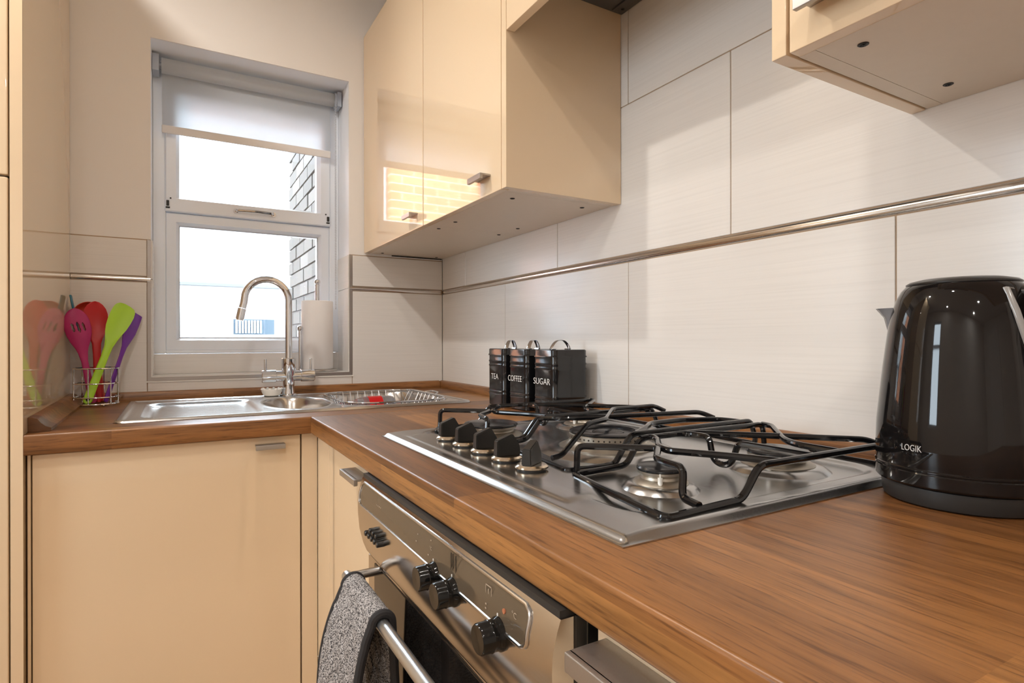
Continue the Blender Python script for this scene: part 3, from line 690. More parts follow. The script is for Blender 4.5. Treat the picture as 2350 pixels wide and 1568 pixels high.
# red ladle behind, bowl tipped towards the left
ld = MB().tube([(-1.0540, -.066, .9085), (-1.068, -.040, 1.05), (-1.088, -.026, 1.130)], [.007, .006, .006], 10)
bowl = MB(); prof = [(.031*math.sin(a_), -.024*math.cos(a_)) for a_ in [PI/2*k/8 for k in range(9)]] + [(.029*math.sin(a_), -.022*math.cos(a_)) for a_ in [PI/2*k/8 for k in range(8, -1, -1)]]
prof[0] = (0, -.024); prof[-1] = (0, -.022)
bowl.lathe(prof, (0, 0, 0), 28)
bowl.xf(Matrix.Translation((-1.0930, -.0420, 1.160)) @ Matrix.Rotation(math.radians(62), 4, Vector((1, -.25, 0))))
ld.add(bowl.v, bowl.f)
tag(obj('ladle', ld, mat('silicone_orange_red', (.55, .045, .02), .4), angle=60), 'red-orange silicone ladle behind the other utensils in the caddy', 'ladle')
# magenta slotted spoon : head with three slots
def slotted(frame, hw, c0, c1, slots, m_):
    b, tp_, nrm = [Vector(q) for q in frame]
    ol = handle_out(.0098, .0070, c0, 6)+head(c0+.01, 1, hw, spoon_h)
    mb, fr_ = blade(ol, .007, None, frame)
    return mb, fr_
frm = ((-1.0700, -.112, .9085), (-1.1130, -.1020, 1.164), Vector((.30, -1, .05)))
def slot_blade(frame, hw, c0, m_):
    b, tp_, nrm = [Vector(q) for q in frame]; ax = tp_-b; L = ax.length; ax.normalize(); side = ax.cross(nrm).normalized(); n_ = side.cross(ax).normalized()
    nu, nv = 44, 90; V = []; F = []
    def half_w(t_):
        ol = handle_out(.0098, .0072, c0, 6)+head(c0+.01, 1, hw, spoon_h)
        for (a, h, _), (b2, h2, _) in zip(ol[:-1], ol[1:]):
            if a <= t_ <= b2: return h+(h2-h)*(t_-a)/(b2-a)
        return ol[-1][1]
    ids = {}
    for sgn in (1, -1):
        for j in range(nv+1):
            t_ = j/nv; w = half_w(t_)
            for i in range(nu+1):
                u = 2*i/nu-1; th = .0035*math.sqrt(max(1-u*u, 0))+.0012; q = max(0, (t_-c0)/(1-c0)); cup = .006*math.sin(PI*min(q, 1))*(1-u*u)
                p = b+ax*t_*L+side*u*w+n_*(sgn*th-cup*-1*.0) - n_*cup*-1; ids[(sgn, i, j)] = len(V); V.append(p)
    def hole(i, j):
        t_ = (j+.5)/nv; w = half_w(t_); s_ = (2*(i+.5)/nu-1)*w; y_ = (t_-.80)*L
        for sx_, h_ in ((-.0120, .011), (0, .0145), (.0120, .011)):
            if ((s_-sx_-y_*-.10)/.0030)**2+(y_/h_)**4 < 1: return True
        return False
    hs_ = {(i, j) for i in range(nu) for j in range(nv) if hole(i, j)}
    for i in range(nu):
        for j in range(nv):
            if (i, j) in hs_: continue
            a = [(i, j), (i+1, j), (i+1, j+1), (i, j+1)]
            F.append([ids[(1, *q)] for q in a]); F.append([ids[(-1, *q)] for q in reversed(a)])
            for (da, e0, e1) in (((-1, 0), 0, 3), ((1, 0), 1, 2), ((0, -1), 0, 1), ((0, 1), 3, 2)):
                nb_ = (i+da[0], j+da[1])
                if nb_ in hs_ or nb_[0] < 0 or nb_[0] >= nu or nb_[1] < 0 or nb_[1] >= nv:
                    F.append([ids[(1, *a[e0])], ids[(1, *a[e1])], ids[(-1, *a[e1])], ids[(-1, *a[e0])]])
    return MB().add(V, F)
tag(obj('slotted_spoon', slot_blade(frm, .0300, .52, S_PINK), S_PINK, angle=60), 'magenta silicone spoon with three slots in the wire caddy', 'spoon')
# lime spatula spoon
lime_h = [(.0, .36, .36), (.15, .52, .50), (.3, .74, .70), (.45, .88, .92), (.6, .93, 1.06), (.75, .92, 1.14), (.86, .86, 1.10), (.93, .78, .92), (.97, .66, .55), (1, .45, .10)]
mb, fr_ = blade(handle_out(.0105, .0085, .55)+head(.56, 1, .0275, lime_h), .007, (.62, .99, .004), ((-1.0820, -.1420, .9100), (-1.0000, -.0800, 1.180), Vector((.1, -1, .1))))
b_, ax_, sd_, n__, L_ = fr_
lm = obj('spatula_spoon', mb, S_LIME, angle=60); tag(lm, 'lime green silicone spatula leaning right in the wire caddy', 'spatula')
hc = b_+ax_*.0115+n__*.0042
hole = MB().tube([hc+sd_*.0034*math.cos(a)+ax_*.0052*math.sin(a) for a in [2*PI*k/16 for k in range(16)]], .0009, 6, closed=True)
obj('hanging_hole', hole.add([hc-n__*.0004+sd_*.003*math.cos(2*PI*k/16)+ax_*.0048*math.sin(2*PI*k/16) for k in range(16)], [tuple(range(16))]), BLACKM, lm, label='dark hanging hole')
# purple turner behind
pur_h = [(.0, .34, .34), (.2, .60, .60), (.45, .9, .9), (.7, 1.0, 1.0), (.9, 1.04, 1.04), (1, 1.0, 1.0)]
mb, _ = blade(handle_out(.0088, .0070, .60)+head(.61, 1, .0300, pur_h), .006, None, ((-1.0440, -.100, .9085), (-.9770, -.046, 1.156), Vector((1.0, -.55, .0))))
tag(obj('turner', mb, S_PURP, angle=60), 'purple silicone turner behind the lime green spatula', 'spatula')
# teal tongs / spatula edge-on
mb, _ = blade(handle_out(.0080, .0070, .62)+head(.63, 1, .0260, [(0, .3, .3), (.3, .8, .8), (.6, 1, 1), (.85, 1, 1), (1, .9, .9)]), .006, None, ((-1.0760, -.074, .9085), (-1.1250, -.060, 1.200), Vector((1, .09, .17))))
tag(obj('spatula', mb, S_TEAL, angle=60), 'teal blue silicone spatula seen edge-on behind the magenta spoon', 'spatula')

# ================================================================== CANISTERS
def canister(yc, word, txt_y, txt_w, lab, along):
    x0, x1, hy = -.1275, -.0300, .0450; z0 = H+.0005
    c = thing('storage_tin', lab, 'tin', ((x0+x1)/2, yc, H), 'tea, coffee and sugar tins')
    def ringp(ins, z, r=.013):
        P = []
        for cx_, cy_, a0 in ((x1-ins-r, yc+hy-ins-r, 0), (x0+ins+r, yc+hy-ins-r, PI/2), (x0+ins+r, yc-hy+ins+r, PI), (x1-ins-r, yc-hy+ins+r, 1.5*PI)):
            for k in range(7): a = a0+PI/2*k/6; P.append((cx_+r*math.cos(a), cy_+r*math.sin(a), z))
        return P
    def loft(levels):
        V = []; F = []; n = 28
        for ins, z in levels: V += ringp(ins, z)
        for i in range(len(levels)-1):
            for k in range(n): F.append((i*n+k, i*n+(k+1) % n, (i+1)*n+(k+1) % n, (i+1)*n+k))
        F.append(tuple(range(n-1, -1, -1))); F.append(tuple(range((len(levels)-1)*n, len(levels)*n)))
        return MB().add(V, F)
    def rb_(z): return [(0, z-.0055), (-.0012, z-.004), (-.0014, z), (-.0012, z+.004), (0, z+.0055)]
    body = [(.003, z0), (0, z0+.002)] + [(.0, .9155)] + rb_(.926)[1:] + [(0, .943), (0, .9445)] + rb_(.9475)[1:]
    body = [(.003, z0), (0, z0+.002), (0, .930), (-.0012, .9335), (0, .937), (0, .940), (-.0012, .9435), (0, .947), (0, 1.006), (-.0012, 1.0095), (0, 1.013), (0, 1.0175), (-.0012, 1.021), (0, 1.0245), (0, 1.038)]
    obj('body', loft(body), TIN, c, angle=50)
    ld_ = obj('lid', loft([(.0005, 1.0365), (-.0018, 1.0365), (-.0018, 1.0395), (-.0004, 1.041), (-.0004, 1.0525), (.0015, 1.0545), (.004, 1.0545)]), TIN, c, angle=50)
    xm = (x0+x1)/2
    hl = .030
    prf = [(-.018, .0006), (-hl, .0008)]+[(-hl+2*hl*q, .0010+.0215*(1-abs(2*q-1)**2.4)) for q in [k/14 for k in range(15)]]+[(hl, .0008), (.018, .0006)]
    ax_ = Vector((math.cos(along), math.sin(along), 0))
    obj('lid_handle', MB().tube([Vector((xm, yc, 1.0548))+ax_*u+Vector((0, 0, h)) for u, h in prf], .0055, 12, flat=(1.0, .22)), CHROME, ld_)
    tm = text_mb(word, .0150); w = max(v[0] for v in tm.v); k = txt_w/w
    tm.v = [(x0-.0004-v[2], txt_y-v[0]*k, .9722+v[1]) for v in tm.v]
    obj('lettering', tm, LETTER, c, smooth=False)
canister(-.6560, 'TEA', -.6330, .039, 'black enamelled tin with a chrome lid handle marked TEA', PI*.20)
canister(-.7720, 'COFFEE', -.7255, .068, 'black enamelled tin with a chrome lid handle marked COFFEE', PI*.18)
canister(-.8920, 'SUGAR', -.8500, .071, 'black enamelled tin with a chrome lid handle marked SUGAR', .12)

# ================================================================== HOB
HX0, HX1, HY0, HY1 = -.549, -.045, -1.657, -.992
hb = thing('gas_hob', 'five burner stainless steel gas hob set in the worktop', 'hob', (-.3, -1.32, H))
nx, ny = 190, 240
xs = np.linspace(HX0, HX1, nx); ys = np.linspace(HY0, HY1, ny); X, Y = np.meshgrid(xs, ys)
sd = sd_rrect(X, Y, HX0, HX1, HY0, HY1, .008)
Z = H+.0012 + .0078*sstep((-sd+.001)/.011)
bs = sd_rrect(X, Y, -.497, -.075, -1.630, -1.019, .055)
Z -= .0050*sstep((-bs)/.010)
q = np.hypot(np.maximum(X+.500, 0)/.074, (Y+1.300)/.250); cd = (q-1)*.074
Z = np.maximum(Z, H+.0012+.0078*sstep((-sd+.001)/.011)-.0050*sstep((cd+.004)/.010))
Z = np.where(sd < -.02, Z+.0016*sstep(-cd/.006)*sstep((X+.528)/.006), Z)
Z -= .0022*(1-sstep((X+.549)/.050))*sstep(-sd/.004)
mb = grid_mb(X, Y, Z)
n0 = len(mb.v); edge = [(HX0, HY0), (HX1, HY0), (HX1, HY1), (HX0, HY1)]
mb.v += [(x, y, H+.0002) for x, y in edge] + [(x, y, H+.0013) for x, y in edge]
mb.f += [(n0+i, n0+(i+1) % 4, n0+4+(i+1) % 4, n0+4+i) for i in range(4)]
obj('hob_plate', mb, HOBST, hb, angle=50)
def burner(x, y, r, big=False, igx=0):
    bb = obj('burner', MB().lathe([(r*1.62, .0040), (r*1.50, .0075), (r*1.36, .0105), (r*1.15, .0110), (r*1.12, .0060)], (x, y, H), 48), HOBST, hb)
    obj('burner_base', MB().lathe([(r*1.16, .0085), (r*1.16, .0115), (r*1.02, .0150), (r*.86, .0165), (r*.80, .0215)], (x, y, H), 40), ALLOY, bb)
    cr = MB().lathe([(r*.82, .0190), (r*.86, .0215), (r*.95, .0225), (r*.96, .0255), (r*.5, .0262)], (x, y, H), 40)
    obj('crown', cr, ALLOY, bb)
    obj('cap', MB().lathe([(r*.92, .0258), (r*.99, .0266), (r*1.0, .0285), (r*.95, .0305), (r*.6, .0312), (0, .0312)], (x, y, H), 40), CAPM, bb)
    a = igx
    obj('igniter', MB().cyl((x+r*.98*math.cos(a), y+r*.98*math.sin(a), H+.012), .0028, .010, 10).cyl((x+r*.98*math.cos(a), y+r*.98*math.sin(a), H+.022), .0010, .004, 8), CERAM, bb)
burner(-.388, -1.537, .0275, igx=math.radians(225)); burner(-.178, -1.540, .0400, igx=math.radians(200))
burner(-.392, -1.125, .0480, igx=math.radians(240)); burner(-.175, -1.112, .0350, igx=math.radians(200))
wx, wy, wr = -.288, -1.322, .058
wk = obj('burner', MB().lathe([(.108, .0040), (.100, .0075), (.092, .0105), (.078, .0110), (.075, .0060)], (wx, wy, H), 56), HOBST, hb)
obj('burner_base', MB().lathe([(.076, .0085), (.076, .0120), (.068, .0150), (.063, .0185), (.060, .0225)], (wx, wy, H), 56), ALLOY, wk)
obj('crown', MB().lathe([(.0595, .0220), (.0610, .0225), (.0610, .0305), (.0590, .0320), (.040, .0325), (.036, .0270), (.030, .0270)], (wx, wy, H), 56), ALLOY, wk)
fh = MB()
for k in range(48):
    a = 2*PI*k/48; c_ = Vector((wx+.06105*math.cos(a), wy+.06105*math.sin(a), H+.0265)); sd__ = Vector((-math.sin(a), math.cos(a), 0)); uo = Vector((math.cos(a), math.sin(a), 0))*.0003
    fh.add([c_+uo+sd__*.0014*math.cos(2*PI*j/8)+Vector((0, 0, .0014*math.sin(2*PI*j/8))) for j in range(8)], [tuple(range(8))])
obj('flame_holes', fh, DARK, wk, smooth=False)
obj('cap', MB().lathe([(.058, .0318), (.0605, .0328), (.0605, .0345), (.056, .0362), (.042, .0362), (.039, .0335), (.039, .0320)], (wx, wy, H), 56), CAPM, wk)
obj('cap', MB().lathe([(.022, .0270), (.025, .0300), (.025, .0330), (.020, .0350), (0, .0352)], (wx, wy, H), 32), CAPM, wk)
# knobs
def knob(y, ang):
    x = -.4815; z = H+.0112
    k = obj('knob', MB().lathe([(.0205, 0), (.0215, .0010), (.0215, .0030), (.0185, .0052), (.0, .0056)], (x, y, z+.0016), 32), BRASSY, hb, label='chrome skirt')
    obj('knob_seat', MB().cyl((x, y, z-.0010), .0185, .0026, 28), BLACKM, k)
    L = [(-.0175, .0052), (.0185, .0052), (.0170, .0190), (.0070, .0350), (-.0165, .0265)]
    T = [1, 1, .92, .8, .85]; hw = .0070
    V = [(p[0], -hw*t_, p[1]) for p, t_ in zip(L, T)]+[(p[0], hw*t_, p[1]) for p, t_ in zip(L, T)]
    g_ = MB().add(V, [(0, 1, 2, 3, 4), (9, 8, 7, 6, 5)]+[(i, i+5, (i+1) % 5+5, (i+1) % 5) for i in range(5)])
    bm = bmesh.new(); vv = [bm.verts.new(v) for v in g_.v]; [bm.faces.new([vv[i] for i in f]) for f in g_.f]
    bmesh.ops.recalc_face_normals(bm, faces=bm.faces); bmesh.ops.bevel(bm, geom=list(bm.edges), offset=.0012, segments=2, affect='EDGES'); bm.verts.index_update()
    g2 = MB().add([v.co[:] for v in bm.verts], [[v.index for v in f.verts] for f in bm.faces]); bm.free()
    g2.xf(Matrix.Translation((x, y, z+.0016)) @ Matrix.Rotation(ang, 4, 'Z'))
    obj('grip', g2, BLACKP, k)
for i, y in enumerate((-1.147, -1.2115, -1.276, -1.340, -1.4045)): knob(y, math.radians([0, 0, -2, -4, 34][i]))
# pan supports
LO, HI, RR = H+.0105, H+.0445, .0041
def support(dy):
    g_ = thing_part('pan_support')
    def T(P, r=RR, b=.010, **k): return MB().tube([(p[0], p[1]+dy, p[2]) for p in P], r, 10, bend=b, **k)
    fm_ = T([(-.452, -1.452, LO), (-.483, -1.640, LO), (-.432, -1.637, LO), (-.372, -1.636, LO+.001), (-.347, -1.638, HI), (-.085, -1.640, HI), (-.070, -1.640, LO), (-.066, -1.560, LO), (-.070, -1.455, LO), (-.078, -1.447, LO), (-.082, -1.447, HI), (-.338, -1.449, HI), (-.366, -1.452, LO+.001)], closed=True, b=.011)
    obj('support_frame', fm_, ENAMEL, g_)
    obj('support_finger', T([(-.444, -1.450, LO), (-.4435, -1.451, HI), (-.3690, -1.514, HI), (-.4130, -1.556, HI), (-.4180, -1.572, HI), (-.4240, -1.606, HI), (-.4270, -1.607, LO+.004), (-.4320, -1.634, LO+.003)], b=.009), ENAMEL, g_)
    obj('support_finger', T([(-.280, -1.447, HI), (-.255, -1.452, HI), (-.250, -1.474, HI), (-.252, -1.490, HI), (-.254, -1.499, H+.0125), (-.255, -1.527, H+.0125), (-.256, -1.540, HI), (-.255, -1.556, HI), (-.252, -1.637, HI)], b=.014, seg=8), ENAMEL, g_)
    obj('support_finger', T([(-.338, -1.449, HI), (-.318, -1.450, HI+.001), (-.325, -1.468, HI), (-.360, -1.506, HI), (-.3700, -1.530, HI), (-.335, -1.585, HI), (-.309, -1.637, HI)], b=.012), ENAMEL, g_)
    obj('support_finger', T([(-.082, -1.447, HI), (-.092, -1.470, HI+.001), (-.130, -1.505, HI), (-.186, -1.558, HI), (-.200, -1.585, HI), (-.202, -1.637, HI)], b=.02), ENAMEL, g_)
    obj('support_finger', T([(-.275, -1.448, HI), (-.245, -1.450, HI), (-.160, -1.532, HI), (-.086, -1.608, HI), (-.072, -1.622, HI-.010)], b=.02), ENAMEL, g_)
    for p in ((-.452, -1.455), (-.480, -1.634), (-.074, -1.452), (-.074, -1.634)):
        obj('rubber_foot', MB().cyl((p[0], p[1]+dy, H+.0042), .0050, .0030, 10), BLACKM, g_)
def thing_part(name):
    o = bpy.data.objects.new(name, None); COL.objects.link(o); o.parent = hb; return o
support(0); support(.4320)
g_ = thing_part('pan_support'); HM = H+.0525
def T2(P, r=RR, b=.010, **k): return MB().tube(P, r, 10, bend=b, **k)
obj('support_frame', T2([(-.424, -1.225, LO), (-.436, -1.300, LO), (-.448, -1.436, LO), (-.386, -1.437, LO), (-.372, -1.437, LO+.001), (-.344, -1.437, HM-.004), (-.090, -1.432, HM-.004), (-.074, -1.430, LO), (-.072, -1.324, LO), (-.074, -1.214, LO), (-.090, -1.212, HM-.006), (-.342, -1.214, HM-.006), (-.372, -1.214, LO+.001), (-.390, -1.214, LO)], closed=True, b=.011), ENAMEL, g_)
obj('support_finger', T2([(-.4240, -1.366, LO+.002), (-.4080, -1.366, LO+.004), (-.3450, -1.345, HM), (-.2960, -1.326, HM), (-.2000, -1.228, HM), (-.0950, -1.222, HM), (-.0760, -1.232, HM-.010)], b=.012), ENAMEL, g_)
obj('support_finger', T2([(-.3480, -1.216, HM-.007), (-.3380, -1.262, HM-.003), (-.2700, -1.296, HM-.001), (-.1900, -1.318, HM), (-.0960, -1.334, HM), (-.0760, -1.348, HM-.010)], b=.015), ENAMEL, g_)
obj('support_finger', T2([(-.3360, -1.437, HM-.004), (-.2900, -1.410, HM-.002), (-.2600, -1.385, HM-.002), (-.1900, -1.380, HM-.002), (-.1300, -1.405, HM-.002), (-.1000, -1.432, HM-.006)], b=.015), ENAMEL, g_)
for p in ((-.424, -1.228), (-.446, -1.432), (-.074, -1.218), (-.074, -1.427)): obj('rubber_foot', MB().cyl((p[0], p[1], H+.0042), .0050, .0030, 10), BLACKM, g_)

# ================================================================== KETTLE
KC = (-.1280, -1.7305, H)
kt = thing('electric_kettle', 'glossy black jug kettle on its base at the right end of the worktop', 'kettle', KC)
obj('power_base', MB().lathe([(.069, .0004), (.0725, .002), (.0740, .006), (.0748, .016), (.0745, .020), (.072, .0205)], KC, 64), BLACKM, kt)
bodyp = [(.072, .0215), (.0790, .0220), (.0805, .0240), (.0808, .0360), (.0802, .0370), (.0802, .0378), (.0812, .0386), (.0812, .0400), (.0803, .0410), (.0803, .0420), (.0806, .0432), (.0806, .0620), (.0798, .0850), (.0783, .1000), (.0765, .1180), (.0738, .1450), (.0710, .1680), (.0682, .1900), (.0650, .2060), (.0605, .2210), (.0560, .2300), (.0515, .2355), (.0500, .2362), (.0490, .2355)]
obj('body', MB().lathe(bodyp, KC, 96), BLACKG, kt, angle=30)
obj('lid', MB().lathe([(.0485, .2340), (.0510, .2362), (.0512, .2378), (.0480, .2400), (.0380, .2424), (.0200, .2440), (0, .2446)], KC, 64), BLACKP, kt)
def kr_at(h):
    for (r0, h0), (r1, h1) in zip(bodyp[:-1], bodyp[1:]):
        if h0 <= h <= h1 and h1 > h0: return r0+(r1-r0)*(h-h0)/(h1-h0)
    return .08
# spout (points to the back left)
sa = math.radians(104); sv = Vector((math.cos(sa), math.sin(sa), 0)); tv = Vector((-math.sin(sa), math.cos(sa), 0)); K = Vector(KC)
sp_ = MB(); V = []; lv = [(.165, .066, .008, .004), (.185, .070, .014, .010), (.202, .074, .016, .014), (.2130, .0825, .016, .016)]
for h, ro, wd, dp in lv:
    V += [K+Vector((0, 0, h))+tv*-wd+sv*(ro-dp-.010), K+Vector((0, 0, h))+tv*-wd*.45+sv*(ro-.004), K+Vector((0, 0, h))+sv*(ro), K+Vector((0, 0, h))+tv*wd*.45+sv*(ro-.004), K+Vector((0, 0, h))+tv*wd+sv*(ro-dp-.010)]
F = []
for i in range(3):
    for k in range(4): F.append((i*5+k, i*5+k+1, i*5+5+k+1, i*5+5+k))
F += [(15, 16, 17, 18, 19), (0, 1, 2, 3, 4)]
obj('spout', sp_.add(V, F), mat('spout_grey', (.20, .20, .21), .2), kt, angle=60)
# handle bracket with the clear water gauge (towards the front right)
ha = math.radians(268)
def on_body(az, h, off=0): r = kr_at(h)+off; return Vector((KC[0]+r*math.cos(az), KC[1]+r*math.sin(az), KC[2]+h))
gz = []
pl_ = [(-30, .2270), (-27, .205), (-22, .175), (-15, .140), (-9, .100), (-6, .065), (6, .065), (9, .100), (15, .140), (22, .175), (27, .205), (30, .2270)]
gz = [on_body(ha+math.radians(a*1.0), h, .0016) for a, h in pl_]
obj('gauge_bezel', MB().tube(gz, .0034, 8, closed=True, flat=(1, .6)), mat('smoked_clear', (.30, .29, .28), .12), kt)
V = [on_body(ha+math.radians(a*.92), h, .0006) for a, h in pl_]; F = [(i, 11-i, 10-i, i+1) for i in range(5)]
obj('water_gauge', MB().add(V, F), mat('gauge_window', (.03, .03, .032), .03, coat=.5), kt)
hv = Vector((math.cos(ha), math.sin(ha), 0)); hpts = [K+hv*.050+Vector((0, 0, .222)), K+hv*.082+Vector((0, 0, .226)), K+hv*.112+Vector((0, 0, .212)), K+hv*.122+Vector((0, 0, .17)), K+hv*.115+Vector((0, 0, .10)), K+hv*.100+Vector((0, 0, .055)), K+hv*.078+Vector((0, 0, .050))]
obj('handle', MB().tube(hpts, .0125, 16, bend=.02, flat=(1.1, .7)), BLACKP, kt)
tm = text_mb('LOGIK', .0068); w = max(v[0] for v in tm.v); k = .0210/w; R_ = .0812
a0 = math.radians(163)
lt = MB(); lt.f = tm.f
lt.v = [(KC[0]+(R_-.0004+v[2])*math.cos(a0+v[0]*k/R_), KC[1]+(R_-.0004+v[2])*math.sin(a0+v[0]*k/R_), KC[2]+.0590+v[1]) for v in tm.v]
obj('lettering', lt, mat('silver_lettering', (.62, .62, .62), .4), kt, smooth=False)
tag(obj('power_cord', MB().tube([(KC[0]+.075, KC[1]-.01, H+.0035), (-.030, -1.78, H+.0035), (-.035, -2.0, H+.0035), (-.025, -2.3, H+.0035)], .0030, 8, bend=.03), BLACKP), 'black power cord of the kettle along the wall', 'cord')

# ================================================================== OVEN
ov = thing('built_in_oven', 'stainless built-in oven with a curved control panel under the worktop', 'oven', (-.32, -1.375, .12))
OY0, OY1 = -1.6555, -1.0950
obj('cavity_housing', MB().box(-.580, -.03, OY0+.006, OY1-.006, .13, T0-.002), BLACKM, ov, smooth=False)
pp = [(-.585, .8545), (-.6118, .8545), (-.6126, .8530), (-.6155, .8450), (-.6195, .8300), (-.6205, .8150), (-.6200, .7950), (-.6180, .7720), (-.6120, .7480), (-.6060, .7330), (-.6000, .7310), (-.585, .7310)]
# control panel with a recessed display window
def xpan(z):
    for (xa, za), (xb, zb) in zip(pp[:-1], pp[1:]):
        if zb <= z <= za and za > zb: return xa+(xb-xa)*(za-z)/(za-zb)
    return -.6
cpn = obj('control_panel', MB().prism(pp, 'y', OY0, OY1), OVENST, ov, angle=25)
def patch(y0, y1, z0, z1, off, r=.010, n=5, nz=10, back=None):
    """thin plate following the panel's curve with rounded corners"""
    V = []; rows = []
    for i in range(nz+1):
        z = z0+(z1-z0)*i/nz; d = min(z-z0, z1-z); ins = 0 if d >= r else r-math.sqrt(max(r*r-(r-d)**2, 0))
        rows.append((z, y0+ins, y1-ins))
    for z, a, b in rows: V += [(xpan(z)-off, a, z), (xpan(z)-off, b, z)]
    F = [(2*i, 2*i+1, 2*i+3, 2*i+2) for i in range(nz)]
    k = len(V); V += [(xpan(z)+.001, a, z) for z, a, b in rows for a in (a, b)]
    F += [(2*i, 2*i+2, k+2*i+2, k+2*i) for i in range(nz)]+[(2*i+1, k+2*i+1, k+2*i+3, 2*i+3) for i in range(nz)]+[(0, k, k+1, 1), (2*nz, 2*nz+1, k+2*nz+1, k+2*nz)]
    return MB().add(V, F), rows
DZ0, DZ1, DY0, DY1 = .8140, .8490, -1.6170, -1.1060
mb, rows = patch(DY0, DY1, DZ0, DZ1, .0006)
dsp = obj('display_glass', mb, GLASSP, cpn, angle=20)
rim = [(xpan(z)-.0006, a-.0012, z) for z, a, b in rows]+[(xpan(z)-.0006, b+.0012, z) for z, a, b in reversed(rows)]
obj('display_rim', MB().tube(rim, .0019, 8, closed=True), STEEL, cpn)
PR = mat('panel_print', (.42, .34, .26), .5)
pm = MB()
for yy in (-1.462, -1.4665, -1.474): pm.box(xpan(.833)-.0013, xpan(.833)-.0006, yy-.00035, yy+.00035, DZ0+.001, DZ1-.001)
obj('divider_line', pm, DARK, cpn, smooth=False)
def ptext(s, y, z, h): 
    tm = text_mb(s, h, .0002); x = xpan(z)-.0012; t_ = MB(); t_.f = tm.f; t_.v = [(x-v[2], y-v[0], z+v[1]) for v in tm.v]; return t_
pt = ptext('°C', -1.592, .8330, .0055); a = ptext('°C', -1.402, .8330, .0040); pt.add(a.v, a.f)
for yy, zz in ((-1.36, .838), (-1.36, .830), (-1.40, .842), (-1.40, .826), (-1.545, .826), (-1.545, .822)): pt.box(xpan(zz)-.0014, xpan(zz)-.0008, yy-.0012, yy+.0012, zz-.0006, zz+.0006)
fy0, fy1, fz0, fz1, x_ = -1.552, -1.540, .832, .843, xpan(.838)-.0012
for b in ((fy0, fy1, fz0, fz0+.0006), (fy0, fy1, fz1-.0006, fz1), (fy0, fy0+.0006, fz0, fz1), (fy1-.0006, fy1, fz0, fz1), (-1.5465, -1.5455, fz0+.003, fz1-.003)): pt.box(x_-.0003, x_+.0002, *b)
for k in range(4): pt.box(xpan(.834)-.0014, xpan(.834)-.0008, -1.196-k*.006, -1.1945-k*.006, .8330, .8342)
obj('printed_symbols', pt, PR, cpn, smooth=False, kind='stuff')
obj('indicator_lamp', MB().cyl((xpan(.832)-.0016, -1.578, .832), .0024, .0012, 12, 'x'), mat('red_lens', (.45, .16, .08), .3), cpn)
for k in range(5):
    y = -1.166-k*.0145
    obj('button', MB().cyl((xpan(.7850)-.0105, y, .7850), .0042, .012, 14, 'x', .0010), BLACKP, cpn)
    obj('button', MB().cyl((xpan(.7940)-.0085, y-.004, .7940), .0036, .010, 14, 'x', .0010), BLACKP, cpn) if k in (1, 2, 3) else None
for y in (-1.4180, -1.4690, -1.5700):
    z = .8085; x = xpan(z)
    kb = obj('knob', MB().lathe([(.0152, 0), (.0152, -.003), (.0138, -.005), (.0138, -.0110), (.0144, -.0120), (.0138, -.0130), (.0136, -.0220), (.0126, -.0236), (0, -.0232)], (x+.001, y, z), 36, 'x'), KNOBM, cpn)
    obj('marker', MB().box(x-.0022, x-.0016, y-.0008, y+.0008, z+.0165, z+.0190), LETTER, kb, smooth=False)
obj('top_gasket', MB().box(-.6116, -.582, OY0+.002, OY1-.002, .8546, T0-.0005), BLACKM, ov, smooth=False)  # black strip standing in for the shade under the worktop overhang
dz1 = .7285
od = obj('oven_door', MB().rbox(-.6035, -.5815, OY0+.001, OY1-.001, .14, dz1, .002), OVENST, ov)
obj('door_glass', MB().rbox(-.6050, -.6030, OY0+.004, OY1-.038, .15, dz1-.004, .0008), OVGLASS, od)
obj('side_seal', MB().box(-.598, -.588, OY0-.0022, OY0+.0005, .14, .855), BLACKM, ov, smooth=False)
BX, BZ, BRd = -.6545, .7240, .0072
obj('door_handle', MB().cyl((BX, OY0+.03, BZ), BRd+.0006, OY1-OY0-.093, 24, 'y', .001), mat('satin_aluminium', (.60, .62, .64), .33, 1), od)
for y in (-1.1640, -1.5850): obj('handle_mount', MB().cyl((BX, y, BZ-.0005), .0066, -.6045-BX, 18, 'x'), STEEL, od)

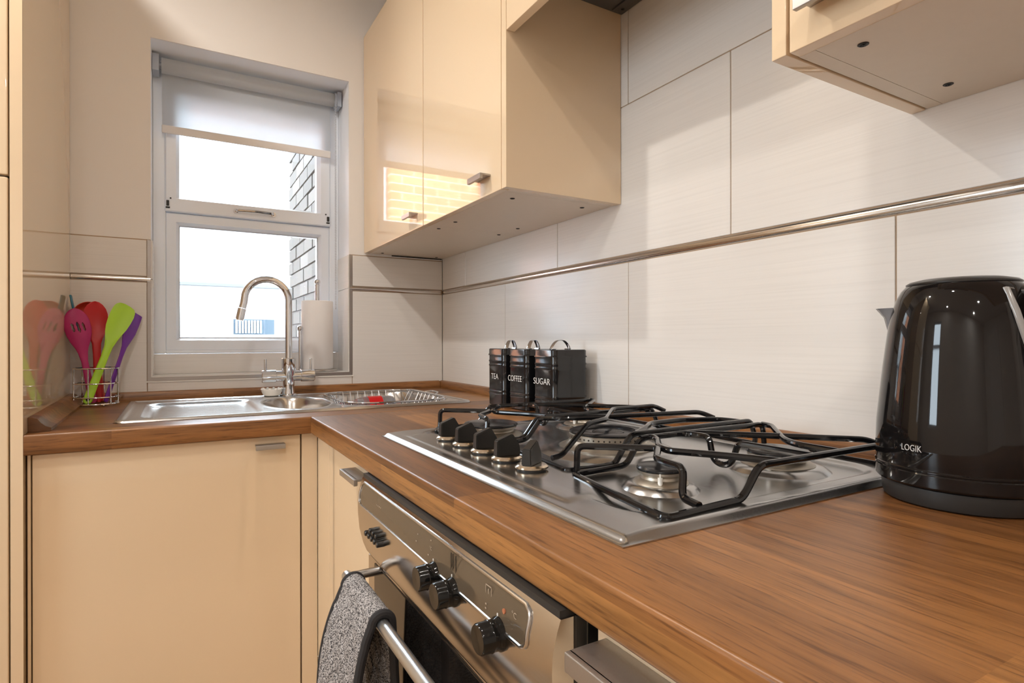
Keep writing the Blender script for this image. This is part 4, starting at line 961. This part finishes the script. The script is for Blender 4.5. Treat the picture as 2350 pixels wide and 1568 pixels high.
# ================================================================== OVEN MITT / TOWEL
def cloth_path():
    P = []; r = BRd+.0050
    for z in np.linspace(.36, BZ, 90): P.append((BX+r+.004*math.sin((BZ-z)*9), z))
    for k in range(1, 12): a = PI*k/12; P.append((BX+r*math.cos(a), BZ+r*math.sin(a)*1.05))
    for k in range(111):
        q = k/110; z = BZ-.42*q; P.append((BX-r-.030*(1-math.exp(-q*5.5))-.004*math.sin(q*9), z))
    return P
CP = cloth_path(); ny_ = 64; CS = np.concatenate([[0], np.cumsum([math.hypot(b[0]-a[0], b[1]-a[1]) for a, b in zip(CP[:-1], CP[1:])])]); ya, yb = -1.1950, -1.3300
V = []; F = []; nP = len(CP)
def cl(i, j, off):
    a = Vector((CP[max(i-1, 0)][0], CP[max(i-1, 0)][1])); b = Vector((CP[min(i+1, nP-1)][0], CP[min(i+1, nP-1)][1])); d = (b-a).normalized(); nn = Vector((d.y, -d.x))
    v_ = j/(ny_-1); y = ya+(yb-ya)*v_
    s_ = CS[i]; u1 = math.sin(PI*(s_*.8+y)/.036); u2 = math.sin(PI*(s_*.8-y)/.036)
    quilt = .0006-.0030*(math.exp(-(u1/.22)**2)+math.exp(-(u2/.22)**2))*min(1, max(0, .5-abs(v_-.5))*12)
    fall = max(0, (BZ-CP[i][1]))*1.0; wav = .012*math.sin(v_*5.2+.6)*min(1, fall*7)*(1 if i > nP/2 else .4)
    y -= (.010*math.sin(fall*6))*(1 if v_ > .5 else -.6)
    o_ = off*(1 if off > 0 else 1)
    return (CP[i][0]-nn.x*(-o_-quilt*(1 if off > 0 else -1))*-1 - wav*(1 if i > nP/2 else 0), y, CP[i][1]-nn.y*(-o_)*-1)
for off in (.0036, -.0036):
    for i in range(nP):
        for j in range(ny_): V.append(cl(i, j, off))
o2 = nP*ny_
for i in range(nP-1):
    for j in range(ny_-1):
        a = i*ny_+j; F.append((a, a+1, a+ny_+1, a+ny_)); F.append((o2+a, o2+a+ny_, o2+a+ny_+1, o2+a+1))
    for j in (0, ny_-1): a = i*ny_+j; F.append((a, a+ny_, o2+a+ny_, o2+a))
for i in (0, nP-1):
    for j in range(ny_-1): a = i*ny_+j; F.append((a, o2+a, o2+a+1, a+1))
mt_ = thing('oven_cloth', 'grey flecked quilted cloth with black piping draped over the oven handle', 'cloth', (-.66, -1.26, .36))
obj('quilted_fabric', MB().add(V, F), TOWEL, mt_, angle=80)
for j in (0, ny_-1):
    obj('piping', MB().tube([cl(i, j, 0) for i in range(nP)], .0056, 10, flat=(1, 1)), PIPING, mt_)
